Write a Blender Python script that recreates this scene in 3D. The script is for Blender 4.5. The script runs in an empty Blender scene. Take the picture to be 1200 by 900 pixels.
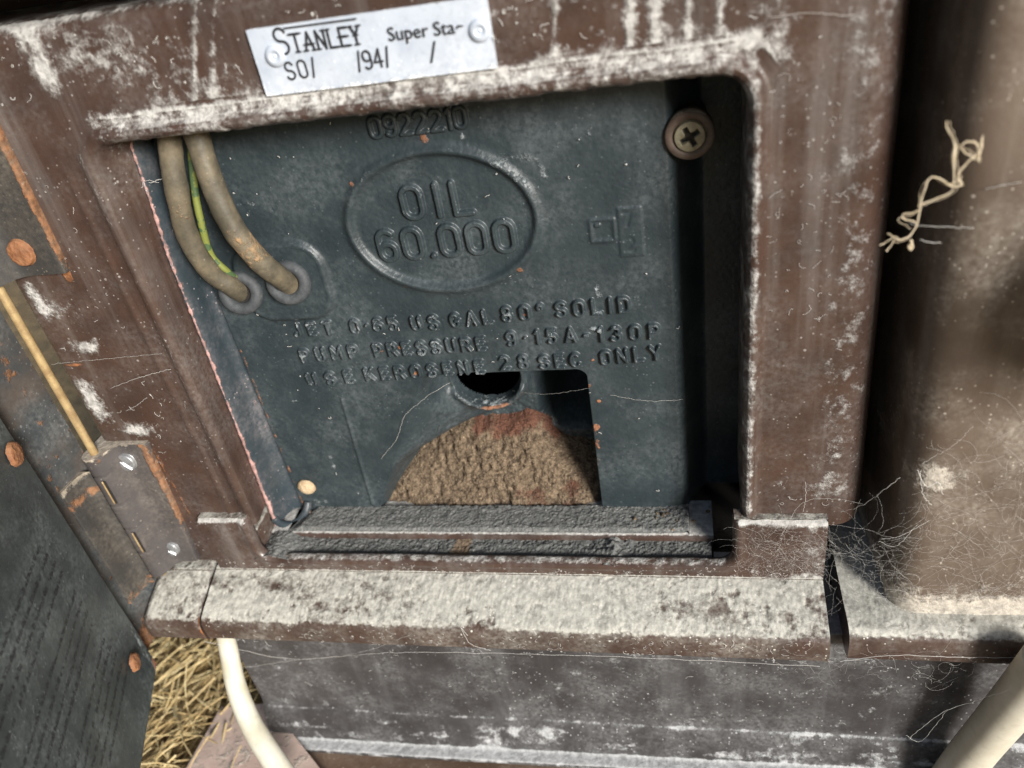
import bpy, bmesh, math, random
import numpy as np
from mathutils import Matrix, Vector
random.seed(4); RNG = np.random.RandomState(7)
C = bpy.context.scene.collection
scene = bpy.context.scene

# ------------------------------------------------------------------ camera
# metres; x to the right along the stove, y into the stove, z up.  OZ lifts the lens above the ground.
OZ = 0.42
F = 925.9
R = np.array([[ 0.97630939, -0.03392848, -0.21370268],
              [ 0.15587198, -0.57473784,  0.80335568],
              [-0.15007965, -0.81763395, -0.55583345]])
def W(px, py, y):
    """the point of the upright plane at distance y that the photograph shows at px, py"""
    d = R @ np.array([px - 600.0, py - 450.0, F])
    return d * (y / d[1])
def WZ(px, py, z):
    """the same for the level plane at height z"""
    d = R @ np.array([px - 600.0, py - 450.0, F])
    return d * (z / d[2])
cam = bpy.data.cameras.new('camera'); co = bpy.data.objects.new('camera', cam); C.objects.link(co)
m = Matrix.Identity(4)
for i in range(3):
    m[i][0] = R[i, 0]; m[i][1] = -R[i, 1]; m[i][2] = -R[i, 2]
m[2][3] = OZ
co.matrix_world = m
cam.sensor_width = 36; cam.lens = 36 * F / 1200
cam.clip_start = 0.005; cam.clip_end = 50
cam.dof.use_dof = True; cam.dof.focus_distance = 0.285; cam.dof.aperture_fstop = 9.0
scene.camera = co

# ------------------------------------------------------------------ light
AZ, EL = math.radians(41), math.radians(21)
sv = Vector((math.sin(AZ) * math.cos(EL), -math.cos(AZ) * math.cos(EL), math.sin(EL)))
w = bpy.data.worlds.new('World'); scene.world = w; w.use_nodes = True
nt = w.node_tree; bg = nt.nodes['Background']
sky = nt.nodes.new('ShaderNodeTexSky'); sky.sky_type = 'NISHITA'; sky.sun_disc = False
sky.sun_elevation = EL; sky.sun_rotation = math.atan2(sv.x, sv.y)
nt.links.new(sky.outputs[0], bg.inputs[0]); bg.inputs[1].default_value = 0.06
sl = bpy.data.lights.new('sun', 'SUN'); sl.energy = 5.0; sl.angle = math.radians(16); sl.color = (1.0, 0.98, 0.94)
so = bpy.data.objects.new('sun', sl); C.objects.link(so)
so.rotation_euler = sv.to_track_quat('Z', 'Y').to_euler(); so.location = (1, -1, 2)
scene.view_settings.view_transform = 'Standard'; scene.view_settings.look = 'None'
scene.view_settings.exposure = 0.52; scene.view_settings.gamma = 1
scene.cycles.use_denoising = True

# ------------------------------------------------------------------ numpy noise
_perm = np.random.RandomState(3).rand(1 << 16).astype(np.float64)
def _h(ix, iy, iz, s):
    n = (ix * 73856093) ^ (iy * 19349663) ^ (iz * 83492791) ^ (s * 2654435)
    n = (n ^ (n >> 13)) * 1274126177
    return _perm[(n ^ (n >> 16)) & 0xffff]
def vn(p, q, s=0, r=None):
    """value noise in 2 or 3 dimensions, 0..1"""
    if r is None: r = np.zeros_like(p)
    ip, iq, ir = np.floor(p).astype(np.int64), np.floor(q).astype(np.int64), np.floor(r).astype(np.int64)
    a, b, c = p - ip, q - iq, r - ir
    a = a * a * (3 - 2 * a); b = b * b * (3 - 2 * b); c = c * c * (3 - 2 * c)
    o = 0
    for k, wk in ((0, 1 - c), (1, c)):
        o = o + wk * ((_h(ip, iq, ir + k, s) * (1 - a) + _h(ip + 1, iq, ir + k, s) * a) * (1 - b)
                      + (_h(ip, iq + 1, ir + k, s) * (1 - a) + _h(ip + 1, iq + 1, ir + k, s) * a) * b)
    return o
def fb(p, q, s=0, oct=4, r=None, gain=.5):
    t, a, n = 0, 1.0, 0
    for i in range(oct):
        k = 2.03 ** i
        t = t + a * vn(p * k, q * k, s + i * 17, None if r is None else r * k); n += a; a *= gain
    return t / n
def ss(a, b, x):
    t = np.clip((x - a) / (b - a), 0, 1); return t * t * (3 - 2 * t)

# ------------------------------------------------------------------ materials
class NB:
    """small node builder"""
    def __init__(s, name):
        s.m = bpy.data.materials.new(name); s.m.use_nodes = True; s.t = s.m.node_tree
        s.b = s.t.nodes['Principled BSDF']
        s.co = s.t.nodes.new('ShaderNodeTexCoord').outputs['Object']
        s.nz = None
    def put(s, sock, v):
        if hasattr(v, 'is_output'): s.t.links.new(v, sock)
        elif isinstance(v, tuple) and len(v) == 3 and sock.type == 'RGBA': sock.default_value = (*v, 1)
        else: sock.default_value = v
    def node(s, ty, out=0, props={}, **kw):
        n = s.t.nodes.new('ShaderNode' + ty)
        for k, v in props.items(): setattr(n, k, v)
        for k, v in kw.items():
            k2 = int(k[1:]) if k[0] == 'i' and k[1:].isdigit() else k.replace('_', ' ')
            s.put(n.inputs[k2], v)
        return n.outputs[out]
    def noise(s, scale, detail=4, rough=.55, stretch=None, off=0.0, dist=0.0):
        v = s.co
        if stretch or off:
            v = s.node('Mapping', Vector=v, Scale=stretch or (1, 1, 1), Location=(off, off * .7, off * .3))
        return s.node('TexNoise', Vector=v, Scale=scale, Detail=detail, Roughness=rough, Distortion=dist)
    def vor(s, scale, out='Distance', off=0.0):
        v = s.node('Mapping', Vector=s.co, Location=(off, off, off))
        return s.node('TexVoronoi', out=out, Vector=v, Scale=scale)
    def math(s, op, a, b=0.0, c=0.0, clamp=False):
        return s.node('Math', props=dict(operation=op, use_clamp=clamp), i0=a, i1=b, i2=c)
    def ramp(s, v, a, b, lo=0.0, hi=1.0):
        return s.node('MapRange', props=dict(interpolation_type='SMOOTHSTEP'), i0=v, i1=a, i2=b, i3=lo, i4=hi)
    def mix(s, f, a, b):
        n = s.t.nodes.new('ShaderNodeMix'); n.data_type = 'RGBA'
        s.put(n.inputs[0], f); s.put(n.inputs[6], a); s.put(n.inputs[7], b); return n.outputs[2]
    def mul(s, a, b): return s.math('MULTIPLY', a, b)
    def add(s, a, b): return s.math('ADD', a, b)
    def mx(s, a, b): return s.math('MAXIMUM', a, b)
    def attr(s, n): return s.node('Attribute', out=2, props=dict(attribute_name=n))
    def up(s, lo, hi):
        n = s.t.nodes.new('ShaderNodeNewGeometry')
        x = s.t.nodes.new('ShaderNodeSeparateXYZ'); s.t.links.new(n.outputs['Normal'], x.inputs[0])
        return s.ramp(x.outputs[2], lo, hi)
    def bump(s, h, dist, strength=1.0, prev=None):
        kw = dict(Height=h, Distance=dist, Strength=strength)
        if prev is not None: kw['Normal'] = prev
        return s.node('Bump', **kw)
    def done(s, col, rough, metal=0.0, nrm=None, spec=0.5):
        s.put(s.b.inputs['Base Color'], col); s.put(s.b.inputs['Roughness'], rough); s.put(s.b.inputs['Metallic'], metal)
        s.put(s.b.inputs['Specular IOR Level'], spec)
        if nrm is not None: s.put(s.b.inputs['Normal'], nrm)
        return s.m

def grimy(name, base, base2, dust=(.50, .48, .44), rust=(.26, .10, .035), rough=.5, metal=0.0, up=(.45, .95), upamt=.8,
          sc=60, film=.25, specks=.5, streak=0.0, soft=0.0, bump=.00015, dustbump=.0006, spec=.4, fine=900, dgrain=500):
    """a worn surface: two-tone base, rust where 'rust' says so, a film of dust, thick dust where 'dust' says so or on
    upward faces, and scattered pale specks"""
    b = NB(name)
    n1 = b.noise(sc, 6, .6); n2 = b.noise(sc * 7, 4, .6, off=3.1); n3 = b.noise(fine, 3, .6, off=1.7)
    col = b.mix(b.ramp(n1, .35, .68), base, base2)
    col = b.mix(b.mul(b.ramp(n2, .5, .75), .3), col, tuple(c * .55 for c in base))
    if streak:
        st = b.noise(110, 5, .6, stretch=(1, 1, .045), off=5.0)
        col = b.mix(b.mul(b.ramp(st, .50, .80), streak), col, dust)
    # rust
    ra = b.attr('rust'); rn = b.noise(250, 5, .65, off=9.0)
    rm = b.ramp(b.add(ra, b.mul(b.math('SUBTRACT', rn, .5), 1.2)), .42, .62)
    rcol = b.mix(b.ramp(b.noise(420, 4, .6, off=2.0), .35, .65), rust, tuple(c * .45 for c in rust))
    col = b.mix(rm, col, rcol)
    # thin film of dust
    f1 = b.noise(38, 6, .65, off=7.0); f2 = b.noise(600, 4, .6, off=4.0)
    fm = b.mul(b.mul(b.ramp(f1, .36, .78), b.ramp(f2, .2, .85)), film * 1.35)
    col = b.mix(fm, col, dust)
    # thick dust
    da = b.add(b.attr('dust'), b.mul(b.up(*up), upamt))
    dn = b.noise(180, 6, .68, off=11.0); dn2 = b.noise(dgrain, 4, .65, off=13.0)
    dv = b.add(da, b.add(b.mul(b.math('SUBTRACT', dn, .5), 1.5), b.mul(b.math('SUBTRACT', dn2, .5), .7)))
    dm = b.ramp(dv, .40 - soft, .68 + soft)
    dcol = b.mix(b.ramp(dn2, .3, .7), tuple(c * .72 for c in dust), tuple(min(1, c * 1.16) for c in dust))
    g = b.mul(b.ramp(b.noise(230, 5, .7, off=15.0), .46, .64), b.ramp(b.noise(45, 3, .6, off=16.0), .30, .58))
    dcol = b.mix(b.mul(g, .75), dcol, tuple(c * .48 for c in dust))
    col = b.mix(b.mul(dm, .93), col, dcol)
    # specks of lint
    if specks:
        v = b.vor(330, off=.3); vc = b.node('SeparateColor', Color=b.vor(330, 'Color', off=.3))
        sp = b.mul(b.ramp(v, .20, .10), b.ramp(vc, .88, .93))
        v2 = b.vor(850, off=.7); vc2 = b.node('SeparateColor', Color=b.vor(850, 'Color', off=.7))
        sp2 = b.mul(b.ramp(v2, .34, .2), b.ramp(vc2, .84, .92))
        sp = b.mul(b.mx(sp, sp2), b.mul(b.ramp(b.noise(70, 3, .6, off=6.0), .4, .62), specks))
        col = b.mix(sp, col, tuple(min(1, c * 1.3) for c in dust)); 
    r = b.add(b.mul(b.math('SUBTRACT', n2, .5), .25), rough)
    r = b.mx(r, b.mul(b.mx(dm, rm), .92)); r = b.math('ADD', r, b.mul(fm, .4), clamp=True)
    nb = b.bump(n3, bump, .6)
    nb = b.bump(b.mul(dm, b.add(.5, dn2)), dustbump, .8, nb)
    nb = b.bump(b.mul(rm, rn), .0006, .8, nb)
    mt = b.mul(b.math('SUBTRACT', 1.0, b.mx(dm, rm), clamp=True), metal) if metal else 0.0
    return b.done(col, r, mt, nb, spec)

def plain(name, base, base2, sc=80, rough=.5, metal=0.0, bump=.0001, bsc=600, spec=.4):
    b = NB(name); n = b.noise(sc, 6, .65); n2 = b.noise(bsc, 4, .6, off=2.0)
    return b.done(b.mix(b.ramp(n, .35, .66), base, base2), b.add(rough - .1, b.mul(n2, .2)), metal, b.bump(n2, bump, .8), spec)

BROWN = (.060, .034, .025); BROWN2 = (.044, .027, .021)
DUST = (.56, .53, .47)
MT = {}
MT['brown'] = grimy('brown_enamel', BROWN, BROWN2, dust=(.47, .455, .43), rough=.30, film=.15, specks=.35, streak=.15, soft=.12, upamt=.5, up=(.55, .95), bump=.00012)
MT['dusty'] = grimy('dusty_brown_ledge', BROWN, BROWN2, dust=(.47, .457, .405), rough=.5, film=.4, specks=.8, up=(.45, .9), upamt=.62, soft=.18, dustbump=.0002)
MT['panel'] = grimy('side_brown', (.115, .085, .064), (.085, .062, .046), dust=(.5, .45, .38), rough=.42, film=.45, specks=.6, streak=.2, soft=.12, sc=25, up=(.5, .9))
MT['slate'] = grimy('slate_paint', (.018, .026, .030), (.026, .036, .040), dust=(.27, .30, .31), rough=.42, film=.20, specks=.15, up=(.75, 1.0), upamt=.35, bump=.0002, sc=45, rust=(.28, .12, .06))
MT['flange'] = grimy('slate_flange', (.026, .038, .046), (.034, .044, .05), dust=(.42, .36, .36), rust=(.46, .27, .24), rough=.38, film=.3, specks=.5, up=(.8, 1.0), upamt=.3)
MT['plinth'] = grimy('plinth_paint', (.043, .040, .040), (.032, .029, .029), dust=(.42, .42, .42), rough=.45, film=.32, specks=.7, sc=30, streak=.1, soft=.1, up=(.35, .8))
MT['hinge'] = grimy('hinge_paint', (.052, .046, .046), (.072, .064, .062), dust=(.36, .31, .25), rust=(.24, .11, .05), rough=.42, film=.3, specks=.4, up=(.5, .9), upamt=.75, bump=.0002)
MT['hinge_dark'] = grimy('hinge_dark_paint', (.030, .029, .028), (.040, .036, .032), dust=(.26, .22, .17), rust=(.24, .11, .05), rough=.5, film=.35, specks=.3, up=(.5, .9), upamt=.6)
MT['door'] = grimy('door_plate', (.026, .034, .036), (.042, .052, .052), dust=(.26, .29, .29), rust=(.38, .15, .07), rough=.4, film=.45, specks=.3, sc=25, up=(.7, 1), upamt=.4)
MT['door_edge'] = grimy('door_edge_paint', (.035, .042, .046), (.075, .060, .050), dust=(.3, .3, .29), rust=(.20, .085, .03), rough=.45, film=.4, specks=.3, sc=40)
MT['void'] = plain('soot_and_shade', (.012, .011, .010), (.02, .016, .013), rough=.9)  # soot of the housing, and painted shade for pin slots and gland holes
MT['groove'] = grimy('groove_brown', (.03, .018, .013), (.022, .014, .011), dust=(.2, .18, .15), rough=.6, film=.15, specks=.3)
MT['alu'] = grimy('aluminium_plate', (.55, .60, .68), (.46, .51, .59), dust=(.78, .80, .82), rough=.45, film=.7, specks=.3, metal=.25, up=(.8, 1), upamt=.2, bump=.00004, sc=90)
MT['ink'] = plain('printed_ink', (.012, .012, .014), (.03, .03, .034), sc=900, rough=.6)
MT['zinc'] = grimy('zinc_screw', (.50, .51, .52), (.35, .36, .37), dust=(.5, .48, .45), rough=.35, metal=.7, film=.3, specks=0, sc=400, up=(.9, 1), upamt=.2)
MT['brass'] = grimy('brass_pin', (.40, .29, .14), (.26, .17, .08), dust=(.5, .42, .3), rough=.5, metal=.2, film=.25, specks=0, sc=200)
MT['yellow_screw'] = grimy('passivated_screw', (.30, .27, .18), (.20, .17, .11), dust=(.4, .37, .3), rust=(.012, .009, .007), rough=.5, metal=.2, film=.3, specks=0, sc=400, up=(.9, 1), upamt=.2)
MT['washer'] = grimy('rusty_washer', (.07, .045, .034), (.11, .075, .058), dust=(.3, .26, .2), rough=.6, film=.3, specks=0, sc=200)
MT['rust'] = grimy('rusted_head', (.26, .11, .045), (.16, .06, .025), dust=(.42, .3, .2), rough=.75, film=.4, specks=.2, sc=260, dustbump=.0003, up=(.9, 1), upamt=.2)
MT['pale_rivet'] = grimy('pale_rivet', (.50, .38, .24), (.30, .19, .10), dust=(.66, .58, .44), rough=.7, film=.3, specks=0, sc=260, up=(.9, 1), upamt=.2)
MT['cable'] = grimy('cable_sheath', (.062, .054, .038), (.15, .122, .08), dust=(.30, .25, .17), rust=(.30, .19, .10), rough=.55, film=.5, specks=.3, sc=90, up=(.75, 1.0), upamt=.45, dustbump=.0003)
MT['grommet'] = grimy('rubber_grommet', (.042, .046, .05), (.03, .034, .038), dust=(.17, .18, .18), rough=.65, film=.5, specks=.3, sc=150, up=(.7, 1), upamt=.35)
MT['hose'] = grimy('white_hose', (.60, .57, .48), (.47, .43, .32), dust=(.6, .55, .42), rough=.4, film=.25, specks=.15, sc=60, up=(.95, 1.0), upamt=.1, bump=.00005)
MT['pipe'] = grimy('cream_pipe', (.60, .56, .46), (.48, .44, .34), dust=(.62, .55, .40), rough=.38, film=.2, specks=.1, sc=50, up=(.96, 1.0), upamt=.1, bump=.00005)
MT['web'] = plain('cobweb_silk', (.50, .48, .45), (.62, .60, .56), rough=.8)
MT['root'] = plain('dry_root', (.56, .47, .34), (.42, .34, .22), sc=300, rough=.8)

def wire_mat():
    b = NB('earth_wire_sheath'); n = b.noise(260, 3, .5)
    return b.done(b.mix(b.ramp(n, .5, .54), (.16, .18, .04), (.06, .10, .04)), .5, 0, b.bump(b.noise(900), .0001))
MT['wire'] = wire_mat()
def dirt_mat(name, a, c, d, sc=380, dark=1.0, bd=.0016):
    b = NB(name); n = b.noise(sc, 5, .7); n2 = b.noise(70, 4, .6, off=4); v = b.vor(1250)
    col = b.mix(b.ramp(n, .32, .66), a, c)
    col = b.mix(b.ramp(b.noise(1500, 2, .6, off=8), .58, .72), col, tuple(min(1, x * 1.7) for x in c))
    rm = b.ramp(b.add(b.attr('rust'), b.mul(b.math('SUBTRACT', n2, .5), 1.1)), .4, .65)
    col = b.mix(b.mul(rm, .85), col, d)
    col = b.mix(b.mul(b.ramp(b.noise(240, 4, .7, off=12), .54, .72), .75 * dark), col, tuple(x * .22 for x in a))  # dark mottling, crevice shade put into the colour
    col = b.mix(b.mul(b.ramp(v, .5, .8), .35 * dark), col, tuple(x * .3 for x in a))  # darker between grains, painted in place of their shade
    nb = b.bump(b.math('SUBTRACT', b.add(n, b.mul(b.noise(1300, 3, .6, off=21), .6)), b.mul(v, .35)), bd, 1.0)
    return b.done(col, .95, 0, nb, .15)
MT['dirt'] = dirt_mat('rust_grit', (.085, .060, .040), (.25, .185, .125), (.15, .062, .042))
MT['grit'] = dirt_mat('grey_grit', (.085, .088, .086), (.18, .178, .168), (.2, .14, .09), sc=500, dark=.3, bd=.0004)
def straw_mat():
    b = NB('straw_stalks')
    info = b.attr('tone')
    col = b.mix(info, (.34, .23, .10), (.82, .68, .38))
    return b.done(b.mix(b.ramp(b.noise(300), .4, .7), col, (.55, .40, .18)), .6, 0, None, .3)
MT['straw'] = straw_mat()
MT['ground'] = plain('dry_litter', (.20, .14, .075), (.38, .27, .14), sc=160, rough=.95, bump=.002, bsc=300)
MT['slab'] = grimy('brown_hearth', (.17, .105, .07), (.10, .058, .036), dust=(.42, .36, .28), rough=.75, film=.6, specks=.6, sc=35, up=(.9, 1.0), upamt=.22)
MT['board'] = grimy('pale_board', (.58, .44, .37), (.46, .33, .27), dust=(.5, .43, .36), rough=.75, film=.5, specks=.5, sc=40, up=(.9, 1.0), upamt=.28)

# ------------------------------------------------------------------ mesh helpers
def link(o, parent=None):
    C.objects.link(o)
    if parent is not None: o.parent = parent
    return o
def base_of(o):
    v = Vector((0, 0, 0))
    while o is not None: v = v + Vector(o.location); o = o.parent
    return np.array(v)
def tag(o, label=None, cat=None, group=None, kind=None):
    for k, v in (('label', label), ('category', cat), ('group', group), ('kind', kind)):
        if v: o[k] = v
    return o
def thing(name, loc, label, cat, group=None):
    o = bpy.data.objects.new(name, None); o.empty_display_size = .01
    o.location = (loc[0], loc[1], loc[2]); link(o); return tag(o, label, cat, group)
def raw(name, V, Fc, mat, parent=None, attrs=None, smooth=True, loc=None):
    """V in lens coordinates (z from the lens); linked as one mesh object"""
    V = np.asarray(V, float).copy(); V[:, 2] += OZ
    o_loc = np.zeros(3)
    if parent is not None: V -= base_of(parent)
    elif loc is not None:
        o_loc = np.array(loc); V -= o_loc
    me = bpy.data.meshes.new(name)
    Fc = np.asarray(Fc)
    if Fc.ndim == 2:
        n, k = Fc.shape
        me.vertices.add(len(V)); me.vertices.foreach_set('co', V.ravel())
        me.loops.add(n * k); me.loops.foreach_set('vertex_index', Fc.ravel().astype(np.int32))
        me.polygons.add(n); me.polygons.foreach_set('loop_start', np.arange(0, n * k, k, dtype=np.int32))
        me.update(calc_edges=True)
    else:
        me.from_pydata([tuple(v) for v in V], [], [tuple(f) for f in Fc])
    if smooth: me.polygons.foreach_set('use_smooth', np.ones(len(me.polygons), bool))
    if attrs:
        for k, a in attrs.items():
            at = me.attributes.new(k, 'FLOAT', 'POINT'); at.data.foreach_set('value', np.asarray(a, np.float32).ravel())
    me.materials.append(mat); me.validate()
    o = bpy.data.objects.new(name, me); o.location = tuple(o_loc); return link(o, parent)
def gridf(H, Wd, wrap=False, flip=False):
    i, j = np.meshgrid(np.arange(H - 1), np.arange(Wd if wrap else Wd - 1), indexing='ij')
    j2 = (j + 1) % Wd
    f = np.stack([i * Wd + j, i * Wd + j2, (i + 1) * Wd + j2, (i + 1) * Wd + j], -1).reshape(-1, 4)
    return f[:, ::-1] if flip else f
def sheet(name, P, mat, parent=None, attrs=None, wrap=False, flip=False, loc=None, smooth=True):
    P = np.asarray(P, float); H, Wd = P.shape[:2]
    return raw(name, P.reshape(-1, 3), gridf(H, Wd, wrap, flip), mat, parent, attrs, smooth, loc)
def spline(pts, n):
    """Catmull-Rom through pts, n samples"""
    p = np.array(pts, float); p = np.vstack([2 * p[0] - p[1], p, 2 * p[-1] - p[-2]])
    t = np.linspace(0, len(p) - 3 - 1e-6, n); i = t.astype(int); u = (t - i)[:, None]
    a, b, c, d = p[i], p[i + 1], p[i + 2], p[i + 3]
    return .5 * (2 * b + (c - a) * u + (2 * a - 5 * b + 4 * c - d) * u ** 2 + (3 * b - a - 3 * c + d) * u ** 3)
def tube_vf(path, rad, k=10, caps=True):
    path = np.asarray(path, float); n = len(path); rad = np.broadcast_to(np.asarray(rad, float), (n,))
    T = np.gradient(path, axis=0); T /= np.linalg.norm(T, axis=1)[:, None] + 1e-12
    u = np.cross(T[0], [0.13, .3, 1.0]); u /= np.linalg.norm(u) + 1e-12
    U = [u]
    for i in range(1, n):
        u = U[-1] - T[i] * np.dot(U[-1], T[i]); u /= np.linalg.norm(u) + 1e-12; U.append(u)
    U = np.array(U); B = np.cross(T, U); th = np.linspace(0, 2 * np.pi, k, endpoint=False)
    P = path[:, None] + rad[:, None, None] * (np.cos(th)[None, :, None] * U[:, None] + np.sin(th)[None, :, None] * B[:, None])
    V = P.reshape(-1, 3); Fc = gridf(n, k, True)
    if caps:
        V = np.vstack([V, path[0], path[-1]]); a, b = len(V) - 2, len(V) - 1
        j = np.arange(k); j2 = (j + 1) % k
        Fc = np.vstack([Fc, np.stack([np.full(k, a), j2, j, j], 1), np.stack([np.full(k, b), (n - 1) * k + j, (n - 1) * k + j2, (n - 1) * k + j2], 1)])
        tri = Fc[-2 * k:, :3]; Fc = (Fc[:-2 * k], tri)
    return V, Fc
def tube(name, path, rad, mat, parent=None, k=14, attrs=None, lump=0.0, lsc=300, loc=None, noise_seed=5):
    V, Fc = tube_vf(path, rad, k)
    if lump:
        c = np.repeat(np.asarray(path, float), k, 0); d = V[:-2] - c; d /= np.linalg.norm(d, axis=1)[:, None] + 1e-12
        V[:-2] += d * (fb(V[:-2, 0] * lsc, V[:-2, 1] * lsc, noise_seed, 3, V[:-2, 2] * lsc) - .5)[:, None] * lump
    fl = [tuple(f) for f in Fc[0]] + [tuple(f) for f in Fc[1]]
    at = None
    if attrs: at = {n: f(V) for n, f in attrs.items()}
    return raw(name, V, np.array(fl, dtype=object), mat, parent, at, True, loc)
def tubes(name, paths, rads, mat, parent=None, k=4, tone=None, loc=None):
    Vs, Fs, ts, o = [], [], [], 0
    for q, (p, r) in enumerate(zip(paths, rads)):
        V, Fc = tube_vf(p, r, k, False); Vs.append(V); Fs.append(Fc + o); o += len(V)
        if tone is not None: ts.append(np.full(len(V), tone[q]))
    return raw(name, np.vstack(Vs), np.vstack(Fs), mat, parent, {'tone': np.concatenate(ts)} if tone is not None else None, True, loc)
def box(name, lo, hi, mat, parent=None, bevel=.001, seg=2, sub=0, loc=None):
    bm = bmesh.new(); bmesh.ops.create_cube(bm, size=1)
    for v in bm.verts:
        for i in range(3): v.co[i] = (lo[i] + hi[i]) / 2 + v.co[i] * (hi[i] - lo[i])
    if bevel: bmesh.ops.bevel(bm, geom=bm.edges[:] + bm.verts[:], offset=bevel, segments=seg, affect='EDGES', profile=.6)
    if sub: bmesh.ops.subdivide_edges(bm, edges=bm.edges[:], cuts=sub, use_grid_fill=True)
    bm.verts.index_update()
    V = [tuple(v.co) for v in bm.verts]; Fc = [tuple(v.index for v in f.verts) for f in bm.faces]; bm.free()
    return raw(name, V, np.array(Fc, dtype=object), mat, parent, None, bool(bevel), loc)
def lathe(name, prof, c, axis, mat, parent=None, k=40, dent=None, attrs=None, loc=None):
    """profile (radius, height) turned about axis at c"""
    ax = np.array(axis, float); ax /= np.linalg.norm(ax)
    u = np.cross(ax, [0, 0, 1.0]); 
    if np.linalg.norm(u) < .01: u = np.array([1.0, 0, 0])
    u /= np.linalg.norm(u); v = np.cross(u, ax)
    th = np.linspace(0, 2 * np.pi, k, endpoint=False)
    P = []
    for r, h in prof:
        hh = np.full(k, h)
        if dent is not None: hh = h + dent(r * np.cos(th), r * np.sin(th))
        P.append(np.array(c) + r * (np.cos(th)[:, None] * u + np.sin(th)[:, None] * v) + hh[:, None] * ax)
    return sheet(name, np.array(P), mat, parent, attrs, True, False, loc)

D = 0.2202            # front of the brown casing
P_ = 0.2442           # face of the burner cover
YS = 0.215            # front of the sill

# ================================================================== 1. brown casing
casing = thing('stove_casing', (-.09, .25, .03), 'dusty brown enamelled stove casing with a square opening and a riveted name plate', 'stove casing')
def inv_u(xl, xr, zt, zb, r, nl=260, nc=26, ntp=330):
    """open path up the left side, over the top, down the right: points, outward normals"""
    p, n = [], []
    for z in np.linspace(zb, zt - r, nl, endpoint=False): p.append((xl, z)); n.append((-1, 0))
    for a in np.linspace(np.pi, np.pi / 2, nc, endpoint=False): p.append((xl + r + r * np.cos(a), zt - r + r * np.sin(a))); n.append((np.cos(a), np.sin(a)))
    for x in np.linspace(xl + r, xr - r, ntp, endpoint=False): p.append((x, zt)); n.append((0, 1))
    for a in np.linspace(np.pi / 2, 0, nc, endpoint=False): p.append((xr - r + r * np.cos(a), zt - r + r * np.sin(a))); n.append((np.cos(a), np.sin(a)))
    for z in np.linspace(zt - r, zb, nl): p.append((xr, z)); n.append((1, 0))
    return np.array(p), np.array(n)
XL, XR, ZT, ZB = -.1806, .0193, -.0560, -.2199
ip, inn = inv_u(XL, XR, ZT, ZB, .0090)
NL, NC, NT = 260, 26, 330
# where each path point goes on the outer outline
xo0, xo1, zo = -.2305, .0470, -.0255
op, on = [], []
zs = ZT - .0090
for i in range(NL): op.append((xo0, ip[i, 1])); on.append((-1, 0))
cl = np.linspace(0, 1, NC, endpoint=False)
for t in cl:
    a, b = zo - zs, XL + .0090 - xo0; s = t * (a + b)
    op.append((xo0, zs + s) if s < a else (xo0 + s - a, zo)); on.append((-1, 0) if s < a - .002 else ((-.7, .7) if s < a + .002 else (0, 1)))
for i in range(NT): op.append((ip[NL + NC + i, 0], zo)); on.append((0, 1))
for t in cl:
    a, b = xo1 - (XR - .0090), zo - zs; s = t * (a + b)
    op.append((XR - .0090 + s, zo) if s < a else (xo1, zo - (s - a))); on.append((0, 1) if s < a - .002 else ((.7, .7) if s < a + .002 else (1, 0)))
for i in range(NL): op.append((xo1, ip[NL + 2 * NC + NT + i, 1])); on.append((1, 0))
op = np.array(op); on = np.array(on, float)
op[:, 0] += np.where(op[:, 0] > XR, (zs - op[:, 1]) * .019, 0)          # the right edge runs out a little towards the foot
rows = []
prof = [(-.0006, .036), (-.0004, .022), (0.0, .0128), (.0004, .0060), (.0006, .0030), (.0006, .0014), (.0004, .0), (-.0001, -.0012), (-.0009, -.0023), (-.0020, -.0028), (-.0031, -.0023), (-.0040, -.0013), (-.0048, -.0005), (-.0057, -.0001), (-.0066, 0.0), (-.0076, 0.0), (-.0086, 0.0)]
fine = []
for a, b in zip(prof[:-1], prof[1:]):
    for t in np.linspace(0, 1, 3, endpoint=False): fine.append((a[0] + (b[0] - a[0]) * t, a[1] + (b[1] - a[1]) * t))
fine.append(prof[-1])
dcap = .0136 + .026 * ss(XL + .0005, XL + .012, ip[:, 0])               # the left wall is shallow, the others run deep
for s, d in fine:
    dr = np.interp(ip[:, 1], [-.2225, -.1002, -.068], [-.0012, .0022, .0055]) * (1 - ss(XL + .001, XL + .014, ip[:, 0])) * np.clip(d / .0112, 0, 1.15)
    if d < 0: d = d * (1 - .45 * (1 - ss(XL + .001, XL + .014, ip[:, 0])))
    q = ip - inn * s; q[:, 0] += dr; rows.append(np.stack([q[:, 0], D + np.minimum(d, dcap), q[:, 1]], 1))
q0 = ip + inn * .0086
for t in np.linspace(0, 1, 46)[1:]:
    q = q0 * (1 - t) + op * t; rows.append(np.stack([q[:, 0], np.full(len(q), D), q[:, 1]], 1))
redge = (.0055 + .0065 * (on[:, :1] > .6))
for a in np.linspace(0, np.pi / 2, 14)[1:]:
    q = op + on * redge * np.sin(a); rows.append(np.stack([q[:, 0], D + (redge[:, 0] + .001) * (1 - np.cos(a)), q[:, 1]], 1))
q = op + on * redge
for dd in (.0135, .03, .06): rows.append(np.stack([q[:, 0], np.full(len(q), D + dd), q[:, 1]], 1))
Q = np.array(rows); X, Y, Z = Q[..., 0], Q[..., 1], Q[..., 2]
nrow = len(fine)
prow = np.arange(len(Q))[:, None] + 0 * X
topm = ((X > XL + .001) & (X < XR - .001) & (Z > ZT - .004)) * 1.0
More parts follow.
